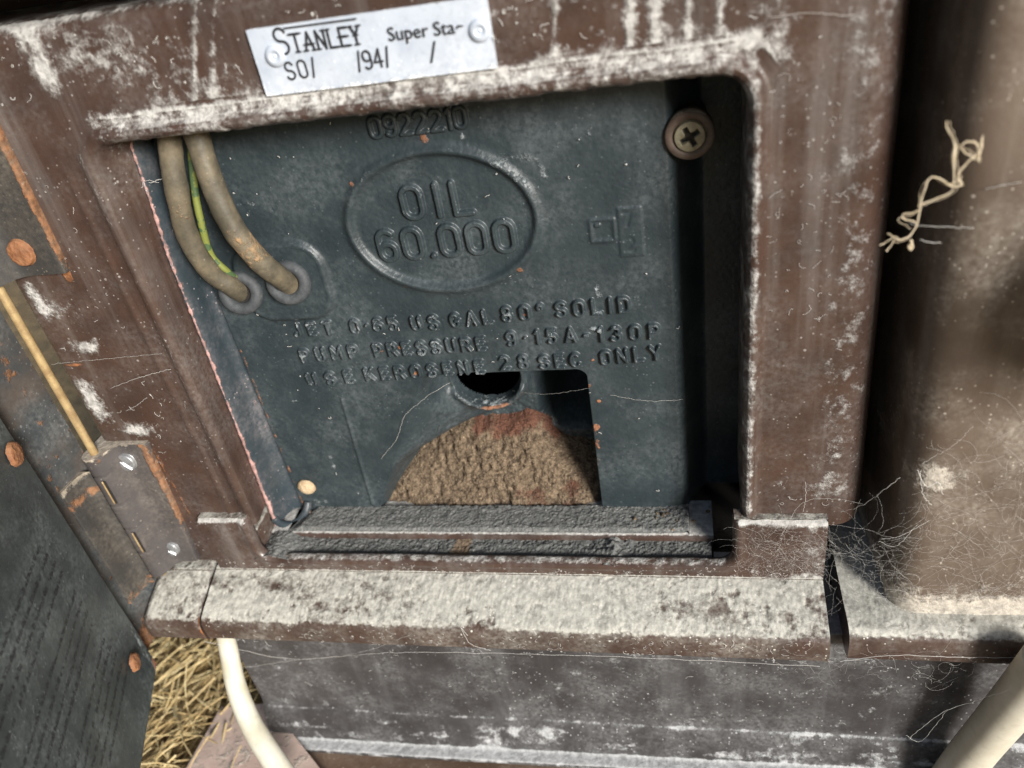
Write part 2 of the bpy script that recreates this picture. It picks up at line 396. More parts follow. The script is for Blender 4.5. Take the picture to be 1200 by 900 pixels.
# ragged crust of dust on the top bead
beadw = np.exp(-((Z - (ZT + .0036)) / .0036) ** 2) * ss(XL - .001, XL + .012, X) * (1 - ss(XR - .002, XR + .006, X)) * (prow < nrow + 6)
crust = beadw * (.0001 + .0005 * fb(X * 90, Z * 170, 3, 4) + .0005 * (fb(X * 600, Z * 700, 8, 4) - .5))
Y -= .0007 * np.exp(-((X - (XL - .0105)) / .0013) ** 2) * (prow >= nrow) * ss(ZT, ZT - .02, Z)      # faint second ridge left of the rim
Y -= crust; Z += crust * .2
Z -= np.exp(-((Z - ZT) / .002) ** 2) * topm * .0004 * ss(.45, .7, fb(X * 240, Y * 200, 21, 3)) * (prow < nrow)
Y += (fb(X * 25, Z * 25, 31, 3) - .5) * .0006 * (prow >= nrow)
# where dust lies thick
inx = ss(XL - .0015, XL + .013, X) * (1 - ss(XR + .0005, XR + .004, X)) * (prow < nrow + 14)
dz_ = Z - ZT - .0018 * fb(X * 45, 0 * X, 46, 3)
dust = inx * (.66 * np.exp(-((dz_ - .0048) / .0023) ** 2) + .40 * ss(.0058, .0062, dz_) * np.exp(-np.maximum(dz_ - .0062, 0) / .0030) + .40 * ss(.0035, .001, dz_) * (.55 + .9 * fb(X * 70, Z * 160, 47, 3)))
dust = dust + (.24 * np.exp(-((X - (XR + .0026)) / .0017) ** 2) + .22 * np.exp(-((X - (XL - .0026)) / .0012) ** 2)) * (prow < nrow + 3) * (Z < ZT - .002) * (.5 + fb(X * 150, Z * 60, 48, 4))
def blob(px, py, rx, rz, amp, y=D, rot=0.0):
    c = W(px, py, y); dx, dz = X - c[0], Z - c[2]
    ca, sa = math.cos(rot), math.sin(rot)
    return amp * np.exp(-(((dx * ca + dz * sa) / rx) ** 2 + ((-dx * sa + dz * ca) / rz) ** 2))
front = (prow >= nrow) * 1.0
def band(px, py0, py1, wd, amp):
    a, b = W(px, py0, D), W(px, py1, D); t = np.clip((Z - a[2]) / (b[2] - a[2]), 0, 1)
    return amp * np.exp(-((X - (a[0] + (b[0] - a[0]) * t)) / wd) ** 2) * ss(a[2] + .002, a[2] - .001, Z) * ss(b[2] - .003, b[2] + .001, Z)
dd = 0
for px, wd, am in ((768, .0018, .62), (738, .0014, .48), (806, .0012, .55), (845, .001, .45), (650, .001, .35), (250, .0012, .33), (228, .001, .3)):
    dd = dd + band(px, -60, 80 if px > 500 else 135, wd, am)
dd = dd + blob(45, 75, .0035, .012, .62, rot=.1) + blob(20, 35, .010, .0022, .5)
dd = dd + blob(60, 362, .0105, .0060, .50, rot=-.5) + blob(100, 406, .0075, .0036, .85) + blob(40, 345, .003, .008, .65)
dd = dd + blob(106, 468, .0055, .0115, .85) + blob(160, 504, .0075, .0036, .9)
dd = dd + blob(90, 45, .02, .009, .26) + blob(150, 70, .03, .010, .22) + blob(240, 110, .02, .006, .30) + blob(900, 60, .01, .008, .3)
dd = dd + blob(700, 30, .05, .008, .18)
dd = dd + .30 * np.exp(-((X - .0480 - (zs - Z) * .019) / .008) ** 2) * ss(-.23, -.19, Z) + .16 * np.exp(-((X - .0250) / .004) ** 2)
dd = dd + blob(950, 570, .012, .006, .3)  + blob(440, 30, .09, .004, .2)
dust = dust + dd * front * (np.abs(Y - D) < .004)
rst = (blob(4, 170, .0016, .02, .8, rot=.03) + blob(45, 255, .0016, .02, .9) + blob(72, 312, .002, .007, .8) + blob(190, 545, .0012, .012, .7) + blob(215, 590, .0012, .010, .6) + blob(85, 428, .006, .0009, .8)) * front
sheet('front_frame', Q, MT['brown'], casing, dict(dust=dust, rust=rst))
# horizontal scratch lines left by the old label
# box of the casing behind the face, so the inside is dark
BZ = -.262
box('lower_panel', (-.2308, .2204, -.262), (-.1870, .2260, -.2202), MT['brown'], casing, 0)
box('opening_corner', (-.1925, .2180, -.262), (-.1838, .2460, -.2262), MT['dusty'], casing, .0015)
box('housing_back', (-.232, .330, BZ), (.060, .334, .02), MT['void'], casing, 0)
box('housing_side', (-.2352, .262, BZ), (-.2312, .3295, .02), MT['void'], casing, 0)
box('housing_side', (.0560, .262, BZ), (.0600, .3295, .02), MT['void'], casing, 0)
box('housing_floor', (-.2308, .246, BZ), (.0555, .3295, BZ + .003), MT['void'], casing, 0)
# the gap above, and an unseen trim added to keep it in shade
box('gap_back', (-.30, .262, -.030), (.062, .266, .03), MT['groove'], casing, 0)
box('shade_trim', (-.34, .200, -.0085), (.0600, .2600, .09), MT['brown'], casing, .003, 3)
box('gap_back', (.0612, .262, -.30), (.12, .266, .09), MT['groove'], casing, 0)

# ------------------------------------------------ the riveted name plate
npl = thing('tmp', (0, 0, 0), '', '')
bpy.data.objects.remove(npl)
A, B_, Cc = W(294, 38, D), W(315, 112, D), W(577, 36, D)
nx0, nx1, nz1, nz0 = -.1144, -.0464, -.0302, -.0480
gx, gz = np.meshgrid(np.linspace(nx0, nx1, 120), np.linspace(nz0, nz1, 34))
yy = D - .0016 - .0004 * (fb(gx * 60, gz * 60, 5, 2) - .5) + 0 * gx
Q = np.stack([gx, yy, gz], -1)
rim = lambda a, y: np.stack([a[:, 0], np.full(len(a), y), a[:, 2]], 1)
loop = np.vstack([Q[0, :], Q[1:, -1], Q[-1, -2::-1], Q[-2:0:-1, 0]])
V = np.vstack([Q.reshape(-1, 3), loop, rim(loop, D + .0004)]); n0 = Q.size // 3; k = len(loop); j = np.arange(k); j2 = (j + 1) % k
Fc = np.vstack([gridf(34, 120), np.stack([n0 + j2, n0 + j, n0 + k + j, n0 + k + j2], 1)])
cdx, cdz = np.minimum(gx - nx0, nx1 - gx), np.minimum(gz - nz0, nz1 - gz)
de = np.concatenate([(.55 * np.exp(-(gz - nz0) / .0012) + .3 * np.exp(-cdx / .001) + .25 * np.exp(-(nz1 - gz) / .0012)).ravel(), np.full(2 * k, .3)])
plate = raw('name_plate', V, Fc, MT['alu'], casing, dict(dust=de))
YT = D - .0023
for px, py in ((322, 66), (562, 36)):
    c = W(px, py, YT)
    lathe('rivet', [(.0030, -.0008), (.0030, .0002), (.0027, .0007), (.0018, .0010), (.0012, .0009), (.0009, .0004), (.0006, .0005), (.00001, .0009)], (c[0], D - .0018, c[2]), (0, -1, 0), MT['alu'], plate, 30)

def arc(cx, cy, rx, ry, a0, a1, n=9):
    a = np.radians(np.linspace(a0, a1, n)); return list(zip(cx + rx * np.cos(a), cy + ry * np.sin(a)))
def rr(x0, y0, x1, y1, r):
    return (arc(x1 - r, y1 - r, r, r, 0, 90, 5) + arc(x0 + r, y1 - r, r, r, 90, 180, 5) + arc(x0 + r, y0 + r, r, r, 180, 270, 5)
            + arc(x1 - r, y0 + r, r, r, 270, 360, 5) + [(x1, y1 - r)])
S_ = arc(.28, .75, .27, .25, 20, 250, 12) + arc(.28, .25, .28, .25, 70, -160, 12)
GL = {
 'O': [rr(0, 0, .56, 1, .26)], '0': [rr(0, 0, .54, 1, .26)], 'I': [[(.0, 0), (.0, 1)]], '1': [[(.02, .82), (.16, 1), (.16, 0)]],
 'L': [[(0, 1), (0, 0), (.5, 0)]], '6': [arc(.3, .72, .26, .28, 40, 180, 7) + [(.04, .3)], rr(.04, 0, .54, .56, .24)],
 '9': [rr(.0, .44, .5, 1, .24), [(.5, .7), (.5, .3)] + arc(.24, .28, .26, .28, 0, -140, 7)],
 'J': [[(.36, 1), (.36, .25)] + arc(.16, .22, .2, .22, 0, -170, 7)], 'E': [[(.48, 1), (0, 1), (0, 0), (.48, 0)], [(0, .52), (.4, .52)]],
 'T': [[(0, 1), (.54, 1)], [(.27, 1), (.27, 0)]], '.': [[(0, .02), (.02, .03)]], '-': [[(0, .5), (.22, .5)]], ':': [[(0, .5), (.02, .51)]],
 '5': [[(.48, 1), (.06, 1), (.03, .56)] + arc(.25, .31, .26, .31, 115, -140, 10)], 'U': [[(0, 1), (0, .26)] + arc(.27, .26, .27, .26, 180, 360, 9) + [(.54, 1)]],
 'S': [S_], 'G': [arc(.29, .5, .29, .5, 45, 320, 14) + [(.56, .46), (.34, .46)]], 'A': [[(0, 0), (.3, 1), (.6, 0)], [(.1, .34), (.5, .34)]],
 '8': [rr(.04, .52, .5, 1, .22), rr(0, 0, .54, .52, .24)], 'D': [[(0, 0), (0, 1), (.28, 1)] + arc(.26, .7, .28, .3, 80, 0, 5) + arc(.26, .3, .28, .3, 0, -80, 5) + [(0, 0)]],
 'P': [[(0, 0), (0, 1), (.3, 1)] + arc(.28, .75, .24, .25, 80, -80, 8) + [(0, .5)]], 'M': [[(0, 0), (0, 1), (.33, .35), (.66, 1), (.66, 0)]],
 'R': [[(0, 0), (0, 1), (.3, 1)] + arc(.28, .76, .24, .24, 80, -80, 8) + [(0, .52)], [(.26, .52), (.54, 0)]],
 '3': [arc(.24, .75, .25, .25, 150, -70, 9) + arc(.24, .27, .28, .27, 80, -150, 9)], 'K': [[(0, 0), (0, 1)], [(.5, 1), (0, .42)], [(.16, .58), (.54, 0)]],
 'N': [[(0, 0), (0, 1), (.54, 0), (.54, 1)]], 'C': [arc(.29, .5, .29, .5, 45, 315, 14)], 'Y': [[(0, 1), (.28, .5), (.56, 1)], [(.28, .5), (.28, 0)]],
 '2': [arc(.26, .72, .26, .28, 160, -30, 9) + [(0, 0), (.54, 0)]], 'o': [rr(0, .66, .26, 1, .12)], '/': [[(0, -.06), (.26, 1.04)]], ' ': [], '4': [[(.4, 0), (.4, 1), (0, .3), (.56, .3)]],
 '7': [[(0, 1), (.5, 1), (.2, 0)]],
}
GW = {k: (max([max(x for x, _ in s) for s in v]) if v else .38) for k, v in GL.items()}
def layout(text, p0, p1, h, wide=1.06):
    """strokes of the text laid from p0 to p1 (x, z) with letter height h; the spacing is fitted to the length"""
    L = math.hypot(p1[0] - p0[0], p1[1] - p0[1]); dx, dz = (p1[0] - p0[0]) / L, (p1[1] - p0[1]) / L
    ws = [GW[c] * h * wide for c in text]; g = (L - sum(ws)) / max(1, len(text) - 1)
    out, x = [], 0
    for c, wd in zip(text, ws):
        for st in GL[c]:
            out.append([(p0[0] + dx * (x + a * h * wide) - dz * b * h, p0[1] + dz * (x + a * h * wide) + dx * b * h) for a, b in st])
        x += wd + g
    return out
def ribbons(name, strokes, wd, y, mat, parent, thick=.00012):
    V, Fc = [], []
    for st in strokes:
        p = np.array(st); n = len(p)
        for i in range(n - 1):
            d = p[i + 1] - p[i]; l = np.hypot(*d)
            if l < 1e-9: continue
            d /= l; nn = np.array([-d[1], d[0]]) * wd / 2; e = d * wd * .45
            b = len(V); yy = y - (len(Fc) % 7) * .000004
            for q in (p[i] - e + nn, p[i] - e - nn, p[i + 1] + e - nn, p[i + 1] + e + nn): V.append((q[0], yy, q[1]))
            Fc.append((b, b + 1, b + 2, b + 3))
    return raw(name, V, np.array(Fc), mat, parent, None, False)
def xz(px, py, y=D): c = W(px, py, y); return (c[0], c[2])
YI = D - .00215
a, b = xz(349, 59), xz(427, 49)
sx = []
hS = .0046
sx += layout('S', xz(331, 62), xz(345, 60), .0066, .92)
caps = layout('TANLEY', a, b, hS, .92); sx += caps
ribbons('lettering', sx, .00062, YI, MT['ink'], plate)
# serifs of the small capitals, and the bar above them
ser = []
Lw = math.hypot(b[0] - a[0], b[1] - a[1]); ex = np.array([(b[0] - a[0]) / Lw, (b[1] - a[1]) / Lw]); ez = np.array([-ex[1], ex[0]])
for st in caps:
    for q in (st[0], st[-1]):
        q = np.array(q); ser.append([tuple(q - ex * .0007), tuple(q + ex * .0007)])
ser += [[(q[0], q[1]) for q in (np.array(a) + ez * .0063 - ex * .0012, np.array(b) + ez * .0063)]]
ribbons('lettering', ser, .00040, YI - .00005, MT['ink'], plate)
ribbons('lettering', layout('SO/', xz(342, 91), xz(375, 86), .0045, .92), .00052, YI, MT['ink'], plate)
ribbons('lettering', layout('/94/', xz(424, 80), xz(461, 74), .0046, .92), .00052, YI, MT['ink'], plate)
ribbons('lettering', layout('/', xz(508, 69), xz(511, 69), .0046), .00052, YI, MT['ink'], plate)
def font_text(txt, p0, p1, y, mat, parent, name='lettering'):
    cu = bpy.data.curves.new('t', 'FONT'); cu.body = txt; cu.resolution_u = 3; cu.offset = .006
    o = bpy.data.objects.new('t', cu); C.objects.link(o)
    bpy.context.view_layer.update()
    me = o.to_mesh(); V = np.array([v.co[:] for v in me.vertices]); Fc = [tuple(p.vertices) for p in me.polygons]
    o.to_mesh_clear(); bpy.data.objects.remove(o); bpy.data.curves.remove(cu)
    L = math.hypot(p1[0] - p0[0], p1[1] - p0[1]); s = L / V[:, 0].max(); ex = ((p1[0] - p0[0]) / L, (p1[1] - p0[1]) / L)
    U = np.stack([p0[0] + s * (V[:, 0] * ex[0] - V[:, 1] * ex[1]), np.full(len(V), y), p0[1] + s * (V[:, 0] * ex[1] + V[:, 1] * ex[0])], 1)
    return raw(name, U, np.array(Fc, dtype=object), mat, parent, None, False)
font_text('Super Sta', xz(458, 46), xz(536, 37), YI, MT['ink'], plate)
ribbons('lettering', [[xz(537.5, 31), xz(538.5, 28.5), xz(544, 28.5)]], .0004, YI, MT['ink'], plate)

# ================================================================== 2. burner cover with cast lettering
cover = thing('burner_cover', (-.09, .245, .19), 'slate grey cast burner cover with raised oval and lettering inside the opening', 'burner cover')
RES = .00026
cx0, cx1, cz0, cz1 = -.1735, .0330, -.2385, -.0400
nx, nz = int((cx1 - cx0) / RES), int((cz1 - cz0) / RES)
gx, gz = np.meshgrid(np.linspace(cx0, cx1, nx), np.linspace(cz0, cz1, nz))
h = np.zeros_like(gx)
def seg_dist(strokes, margin):
    d = np.full(gx.shape, 1.0)
    for st in strokes:
        p = np.array(st)
        lo, hi = p.min(0) - margin, p.max(0) + margin
        i0, i1 = np.searchsorted(gx[0], [lo[0], hi[0]]); k0, k1 = np.searchsorted(gz[:, 0], [lo[1], hi[1]])
        xx, zz = gx[k0:k1, i0:i1], gz[k0:k1, i0:i1]
        for a, b in zip(p[:-1], p[1:]):
            ab = b - a; L2 = ab @ ab + 1e-16
            t = np.clip(((xx - a[0]) * ab[0] + (zz - a[1]) * ab[1]) / L2, 0, 1)
            dd = np.hypot(xx - a[0] - t * ab[0], zz - a[1] - t * ab[1])
            d[k0:k1, i0:i1] = np.minimum(d[k0:k1, i0:i1], dd)
    return d
def pz(px, py): c = W(px, py, P_ - .0008); return (c[0], c[2])
def emboss(text, a, b, hh, half, high, soft=.0004):
    d = seg_dist(layout(text, a, b, hh), .004)
    return high * (1 - ss(half - soft * .5, half + soft, d))
# oval moulding
ex0, ez0, ea, eb = -.0792, -.1013, .0330, .0249
rx, rz = (gx - ex0), (gz - ez0)
Fv = np.sqrt((rx / ea) ** 2 + (rz / eb) ** 2) + 1e-9
gr = np.hypot(rx / ea ** 2, rz / eb ** 2) / Fv
dov = (Fv - 1) / gr
h += .0017 * np.exp(-(np.where(dov < 0, dov / .0016, dov / .0021)) ** 2) - .0005 * ss(.001, -.002, dov)
# letters: half width of stroke a little uneven, like a sand casting
h += emboss('OIL', pz(476, 257), pz(554, 250), .0108, .00085, .0015)
h += emboss('60.000', pz(447, 306), pz(604, 294), .0108, .00088, .0015)
h += emboss('0922210', pz(436, 162), pz(547, 149), .0062, .0006, .0011)
wob = .75 + .5 * fb(gx * 260, gz * 260, 91, 2)
T = emboss('JET', pz(348, 394), pz(390, 391), .0050, .00052, .0012) + emboss('0:65', pz(414, 390), pz(466, 386), .0052, .00052, .0012) + emboss('US', pz(485, 387), pz(514, 385), .0052, .00052, .0012)
T = np.maximum(T, emboss('GAL', pz(530, 383), pz(577, 379), .0052, .00052, .0012)); T = np.maximum(T, emboss('80o', pz(590, 376), pz(637, 373), .0054, .00052, .0012))
T = np.maximum(T, emboss('SOLID', pz(653, 371), pz(737, 365), .0054, .00052, .0012))
T = np.maximum(T, emboss('PUMP', pz(356, 424), pz(420, 419), .0052, .00052, .0012)); T = np.maximum(T, emboss('PRESSURE', pz(441, 418), pz(569, 410), .0052, .00052, .0012))
T = np.maximum(T, emboss('9:15A', pz(596, 405), pz(675, 400), .0054, .00052, .0012)); T = np.maximum(T, emboss('-130P', pz(686, 401), pz(772, 396), .0054, .00052, .0012))
T = np.maximum(T, emboss('USE', pz(364, 452), pz(414, 448), .0052, .00052, .0012)); T = np.maximum(T, emboss('KEROSENE', pz(431, 446), pz(567, 437), .0052, .00052, .0012))
T = np.maximum(T, emboss('28', pz(588, 433), pz(619, 431), .0054, .00052, .0012)); T = np.maximum(T, emboss('SEC', pz(634, 432), pz(679, 429), .0054, .00052, .0012))
T = np.maximum(T, emboss('ONLY', pz(706, 427), pz(774, 421), .0054, .00052, .0012))
h += T * np.clip(wob, .65, 1.2) * 1.35
def rrect(c, hw, hh, r): 
    qx, qz = np.abs(gx - c[0]) - hw + r, np.abs(gz - c[1]) - hh + r
    return np.hypot(np.maximum(qx, 0), np.maximum(qz, 0)) + np.minimum(np.maximum(qx, qz), 0) - r
c1, c2 = pz(706, 271), pz(739, 273)
d1 = rrect(c1, .0043, .0042, .0008); h += .0005 * np.exp(-((d1 + .0004) / .0008) ** 2)
d2 = rrect(c2, .0040, .0088, .0005); h += .0004 * ss(.0006, -.0006, d2)
h += emboss('-', (c1[0] - .002, c1[1]), (c1[0] + .002, c1[1]), .004, .0006, .0006)
h -= emboss('7', (c2[0] - .002, c2[1] + .0025), (c2[0] + .002, c2[1] + .0025), .0045, .0004, .0003, .0008) + emboss('2', (c2[0] - .002, c2[1] - .0065), (c2[0] + .002, c2[1] - .0065), .0045, .0004, .0003, .0008)
# boss round the cable glands
bc = ((pz(268, 300)[0] + pz(384, 300)[0]) / 2 - .0015, (pz(330, 287)[1] + pz(330, 380)[1]) / 2 + .0014)
d3 = rrect(bc, .0172, .0150, .010)
h += .0016 * ss(.0012, -.0012, d3) + .0010 * np.exp(-((d3 - .0004) / .0011) ** 2)
# a vertical bead low on the left
a, b = np.array(pz(400, 470)), np.array(pz(436, 592))
h += .0006 * np.exp(-(seg_dist([[tuple(a), tuple(b)]], .006) / .0008) ** 2)
h += .00035 * (fb(gx * 90, gz * 90, 61, 4) - .5) + .00014 * (fb(gx * 900, gz * 900, 71, 2) - .5)
# the chute pocket
ztop, xrt = -.1640, -.0362
top_in = ss(ztop + .0012, ztop - .0006, gz)
xl_ = -.100 + (gz - ztop) * (.037 / .0715) 
slope = np.clip((gx - xl_) / (.012 + .026 * ss(-.215, -.200, gz)), 0, 1); slope = slope * slope * (3 - 2 * slope) * .5 + slope * .5
zrise = ss(ztop + .010, ztop - .002, gz)
right = ss(xrt + .0005 + .0 * gz, xrt - .0007, gx)
rc = np.hypot(np.maximum(gx - (xrt - .004), 0), np.maximum(gz - (ztop - .004), 0)); right = right * ss(.0047, .0036, rc)
hd_ = np.hypot((gx + .0800) / .0138, (gz + .1762) / .0128) - 1
pocket = .029 * slope * right * np.where(gx > -.0885, top_in, ss(ztop + .006, ztop - .012, gz))
pocket = pocket + .030 * ss(-.0640, -.0480, gx) * right * top_in * ss(-.216, -.196, gz)       # it opens out behind the right edge
pocket = pocket + (.0165 - pocket) * ss(.75, .15, hd_) * (gx < -.064) * (gz < ztop - .0003)
hole = ss(.09, -.05, hd_) * top_in
lip = np.exp(-((hd_ - .16) / .14) ** 2) * ss(-.180, -.184, gz) * (pocket > .004) * ss(.0, .06, hd_)
deep = .020 * ss(-.0035, .0085, gx) + pocket + hole * .006 - lip * (.0016 + .0010 * fb(gx * 500, gz * 500, 5, 3)) - .0012 * ss(-.186, -.196, gz) * (pocket > .01) * fb(gx * 500, gz * 500, 6, 3)  # first term sets the right edge back to make it darker
Q = np.stack([gx, P_ - h + deep, gz], -1)
_cut = (hd_ < -.02) & (gz < ztop - .0010)                  # the open hole at the head of the chute
def gblob(px, py, r, amp, y=P_, r2=None):
    c = W(px, py, y); return amp * np.exp(-((gx - c[0]) ** 2 / r ** 2 + (gz - c[2]) ** 2 / (r2 or r) ** 2))
gr_ = gblob(610, 315, .0022, .7) + gblob(475, 335, .004, .5, r2=.0012) + gblob(497, 162, .0022, .7) + gblob(412, 215, .0018, .5)
for px, py in ((419, 383), (447, 411), (616, 369), (694, 422), (505, 441), (488, 437), (468, 407), (700, 500), (697, 545), (702, 470), (690, 452)): gr_ = gr_ + gblob(px, py, .0011, .75)
gr_ = gr_ + gblob(700, 520, .0016, .55, r2=.018) + lip * (.38 + .5 * np.exp(-((gx + .0784) / .006) ** 2)) + gblob(590, 487, .020, .34, P_ + .02, .005) * (pocket > .006)
edge = np.exp(-((gx - cx0 - .0008) / .0012) ** 2) * ss(-.12, -.16, gz)
gr_ = gr_ + .5 * edge
gd = gblob(540, 160, .002, .55) + gblob(700, 340, .0015, .5, r2=.006) + gblob(700, 385, .0042, .55, r2=.0016) + gblob(376, 590, .005, .5) + gblob(345, 470, .0026, .5, r2=.0007)
gd = gd + gblob(600, 185, .006, .38, r2=.0018) + gblob(620, 205, .010, .32, r2=.004) + gblob(660, 160, .02, .24, r2=.012) + .30 * np.exp(-((dov - .0006) / .0014) ** 2) * ss(-.02, .012, rz + rx * .4)
gd = gd + gblob(310, 235, .008, .36, r2=.012) + gblob(290, 260, .004, .3) + gblob(350, 375, .016, .28, r2=.002) + gblob(388, 540, .0018, .5, r2=.006) + .12 * T / .001 * (gx < -.06) + lip * .42
gd = gd + .22 * (T > .0007) + .25 * ss(-.2345, -.2375, gz)
_f = gridf(*gx.shape); _f = _f[~_cut.ravel()[_f].any(1)]
raw('cover_plate', Q.reshape(-1, 3), _f, MT['slate'], cover, dict(rust=gr_, dust=gd))
# side flange left of the plate (bare pinkish front edge), runs down to a rolled foot
n = 220; zz = np.linspace(-.2335, -.045, n)
xf = np.interp(zz, [-.2335, -.2225, -.1002, -.068, -.045], [-.1822, -.1817, -.1780, -.1749, -.1735])
pf = [(-.0035, .246), (-.0022, .2385), (-.0010, .2335), (-.0002, .2322), (.0009, .2319), (.0016, .2324), (.0022, .2345), (.0032, .2395), (.0048, .2428), (.0072, .2440), (.0078, .2448), (.0082, .250)]
rows = []; at = []; ad = []
for (dx, y) in pf:
    rows.append(np.stack([xf + dx * np.where(dx > .004, (-.1748 - xf) / .0072, 1), np.full(n, y) + (fb(zz * 60 + dx * 300, zz * 0, 12, 3) - .5) * .0006, zz], 1))
    e = math.exp(-((dx - .0007) / .0011) ** 2)
    at.append(e * (.72 + .35 * ss(-.17, -.23, zz))); ad.append(e * (.30 - .3 * ss(-.17, -.23, zz)))
at[-3] = at[-3] + .35 * ss(-.12, -.17, zz); at[-4] = at[-4] + .25
sheet('side_flange', np.array(rows), MT['flange'], cover, dict(rust=np.array(at), dust=np.array(ad)), flip=True)
tp = spline([W(321, 607, .2325), W(328, 613, .2335), W(340, 615, .236), (W(351, 609, .239)), W(359, 598, .2415), W(361, 588, .2440)], 40)
tube('flange_foot', tp, .0017, MT['flange'], cover, 16)
# right hand flange in the shade
box('side_flange', (.0208, .2330, -.236), (.0238, .2600, -.045), MT['flange'], cover, .0008)
# gland rubber rings
for px, py, tx in ((282, 343, -.1), (338, 331, .15)):
    c = W(px, py, P_ - .003)
    pr = [(.0045, -.003)] + [(.0062 + .0023 * math.cos(t), .0023 * math.sin(t)) for t in np.linspace(math.pi, -.3, 14)]
    lathe('grommet', pr, c, (.12, -1, .22), MT['grommet'], cover, 44)
    lathe('gland_shade', [(.0050, .0), (.00001, -.0004)], c, (.12, -1, .22), MT['void'], cover, 24)  # black disc painted as the shade inside the gland
# pozidriv screw and washer in the upper right corner
c = np.array(W(808, 158, P_ - .0005))
lathe('washer', [(.0058, -.0240), (.0058, -.0042), (.0075, -.0040), (.0075, .0006), (.0071, .0012), (.0052, .0014), (.0048, .0004)], c, (0, -1, 0), MT['washer'], cover, 44)
gxs = 90; u, v = np.meshgrid(np.linspace(-1, 1, gxs), np.linspace(-1, 1, gxs))
# disc-mapped head with a sunk cross
rad = np.maximum(np.abs(u), np.abs(v)); ang = np.arctan2(v, u); k_ = np.where(rad > 0, rad, 1)
du, dv = u * np.sqrt(1 - v * v / 2), v * np.sqrt(1 - u * u / 2); rr_ = np.hypot(du, dv)
def pozi(du, dv, rot, w1=.15, l1=.62):
    a, b = du * math.cos(rot) + dv * math.sin(rot), -du * math.sin(rot) + dv * math.cos(rot)
    d = np.minimum(np.maximum(np.abs(a) - l1, np.abs(b) - w1), np.maximum(np.abs(b) - l1, np.abs(a) - w1))
    d = np.minimum(d, np.hypot(a, b) - .28); return ss(.05, -.06, d)
hd = .0006 * (1 - rr_ ** 2) - .0022 * pozi(du, dv, .5) - .0016 * ss(.9, 1.0, rr_)
Q = np.stack([c[0] + du * .0049, c[1] - .0020 - hd, c[2] + dv * .0049], -1)
sheet('screw', Q, MT['yellow_screw'], cover, dict(rust=pozi(du, dv, .5) * 1.2))
# pale corroded rivet head low on the left
c = np.array(W(359, 571, P_ - .001))
hd = .0022 * np.sqrt(np.maximum(0, 1 - rr_ ** 2)) + .0005 * (fb(du * 3, dv * 3, 5, 3) - .5)
Q = np.stack([c[0] + du * .0042, c[1] + .0004 - hd, c[2] + dv * .0040], -1)
sheet('rivet', Q, MT['pale_rivet'], cover)

# ------------------------------------------------ cables
def wpts(l): return [W(px, py, P_ + dy) for px, py, dy in l]
c1 = spline(wpts([(193, 110, -.010), (199, 165, -.010), (207, 222, -.012), (221, 278, -.012), (247, 318, -.009), (270, 334, -.0055), (286, 345, .001)]), 90)
c2 = spline(wpts([(214, 110, -.010), (231, 160, -.011), (248, 212, -.013), (270, 262, -.014), (301, 302, -.012), (325, 322, -.0075), (346, 337, .001)]), 90)
rust_f = lambda V: .55 * np.exp(-((V[:, 2] + .098) / .012) ** 2)
loc0 = np.array([c1[0][0], c1[0][1], c1[0][2] + OZ])
tag(tube('power_cable', c1, .0038, MT['cable'], None, 22, dict(rust=lambda V: .4 * np.exp(-((V[:, 2] + .083) / .006) ** 2)), .0009, 180, tuple(loc0)), 'left grimy tan cable with a cut pale end, bending into the left gland', 'cable', 'cables inside the opening')
loc0 = np.array([c2[0][0], c2[0][1], c2[0][2] + OZ])
tag(tube('power_cable', c2, .0040, MT['cable'], None, 22, dict(rust=rust_f), .0009, 180, tuple(loc0), 9), 'right tan cable with an orange stain, entering the ringed gland', 'cable', 'cables inside the opening')
c3 = spline(wpts([(222, 150, -.006), (228, 220, -.008), (236, 262, -.009), (247, 298, -.008), (266, 318, -.006), (282, 330, -.001)]), 60)
tag(tube('earth_wire', c3, .0013, MT['wire'], None, 10, None, 0, 1, (c3[0][0], c3[0][1], c3[0][2] + OZ)), 'thin green and yellow earth wire between the two tan cables', 'wire')

# ================================================================== 3. inner tray at the foot of the opening
tray = thing('inner_tray', (-.09, .237, .18), 'brown ridged tray along the foot of the opening, crusted with grey grit', 'tray')
n = 520; xs = np.linspace(-.1875, .0090, n)
pf = [(.262, -.262), (.2305, -.262), (.2303, -.2475), (.2300, -.2425), (.2297, -.2400), (.2296, -.2378), (.2300, -.2364), (.2310, -.2358), (.2325, -.2356), (.250, -.2356)]
Q = np.array([[(x, y, z) for x in xs] for y, z in pf]); Q[..., 0] += 0
sheet('ridge', Q, MT['brown'], tray, dict(dust=np.zeros(Q.shape[:2]) + .12 * np.array([0, 0, 0, 0, 0, 0, 1, 3, 5, 6])[:, None]), flip=False)
nx, nz = 620, 64
gx, gy = np.meshgrid(np.linspace(-.176, .0006, nx), np.linspace(.2306, .2448, nz))
u = (gy - .2306) / .0142
gz_ = -.2352 + .0012 * ss(0, .12, u) + .0005 * u + .0008 * (fb(gx * 420, gy * 420, 41, 4) - .45) * ss(0, .2, u) + .0006 * (fb(gx * 1300, gy * 1300, 42, 2) - .5)
gz_ += .002 * ss(-.012, .0, gx) * fb(gx * 300, gy * 300, 19, 3)
endw = ss(.0006, -.0006, gx); gz_ = -.240 + (gz_ + .240) * endw
gz_ = -.2356 + (gz_ + .2356) * ss(-.176, -.170, gx + (gy - .2306) * -.4)
sheet('grit_layer', np.stack([gx, gy, gz_], -1), MT['grit'], tray, dict(rust=.4 * fb(gx * 40, gy * 40, 77, 3)))
nx, nz = 620, 40
gx, gy = np.meshgrid(np.linspace(-.1860, .0080, nx), np.linspace(.2150, .2300, nz))
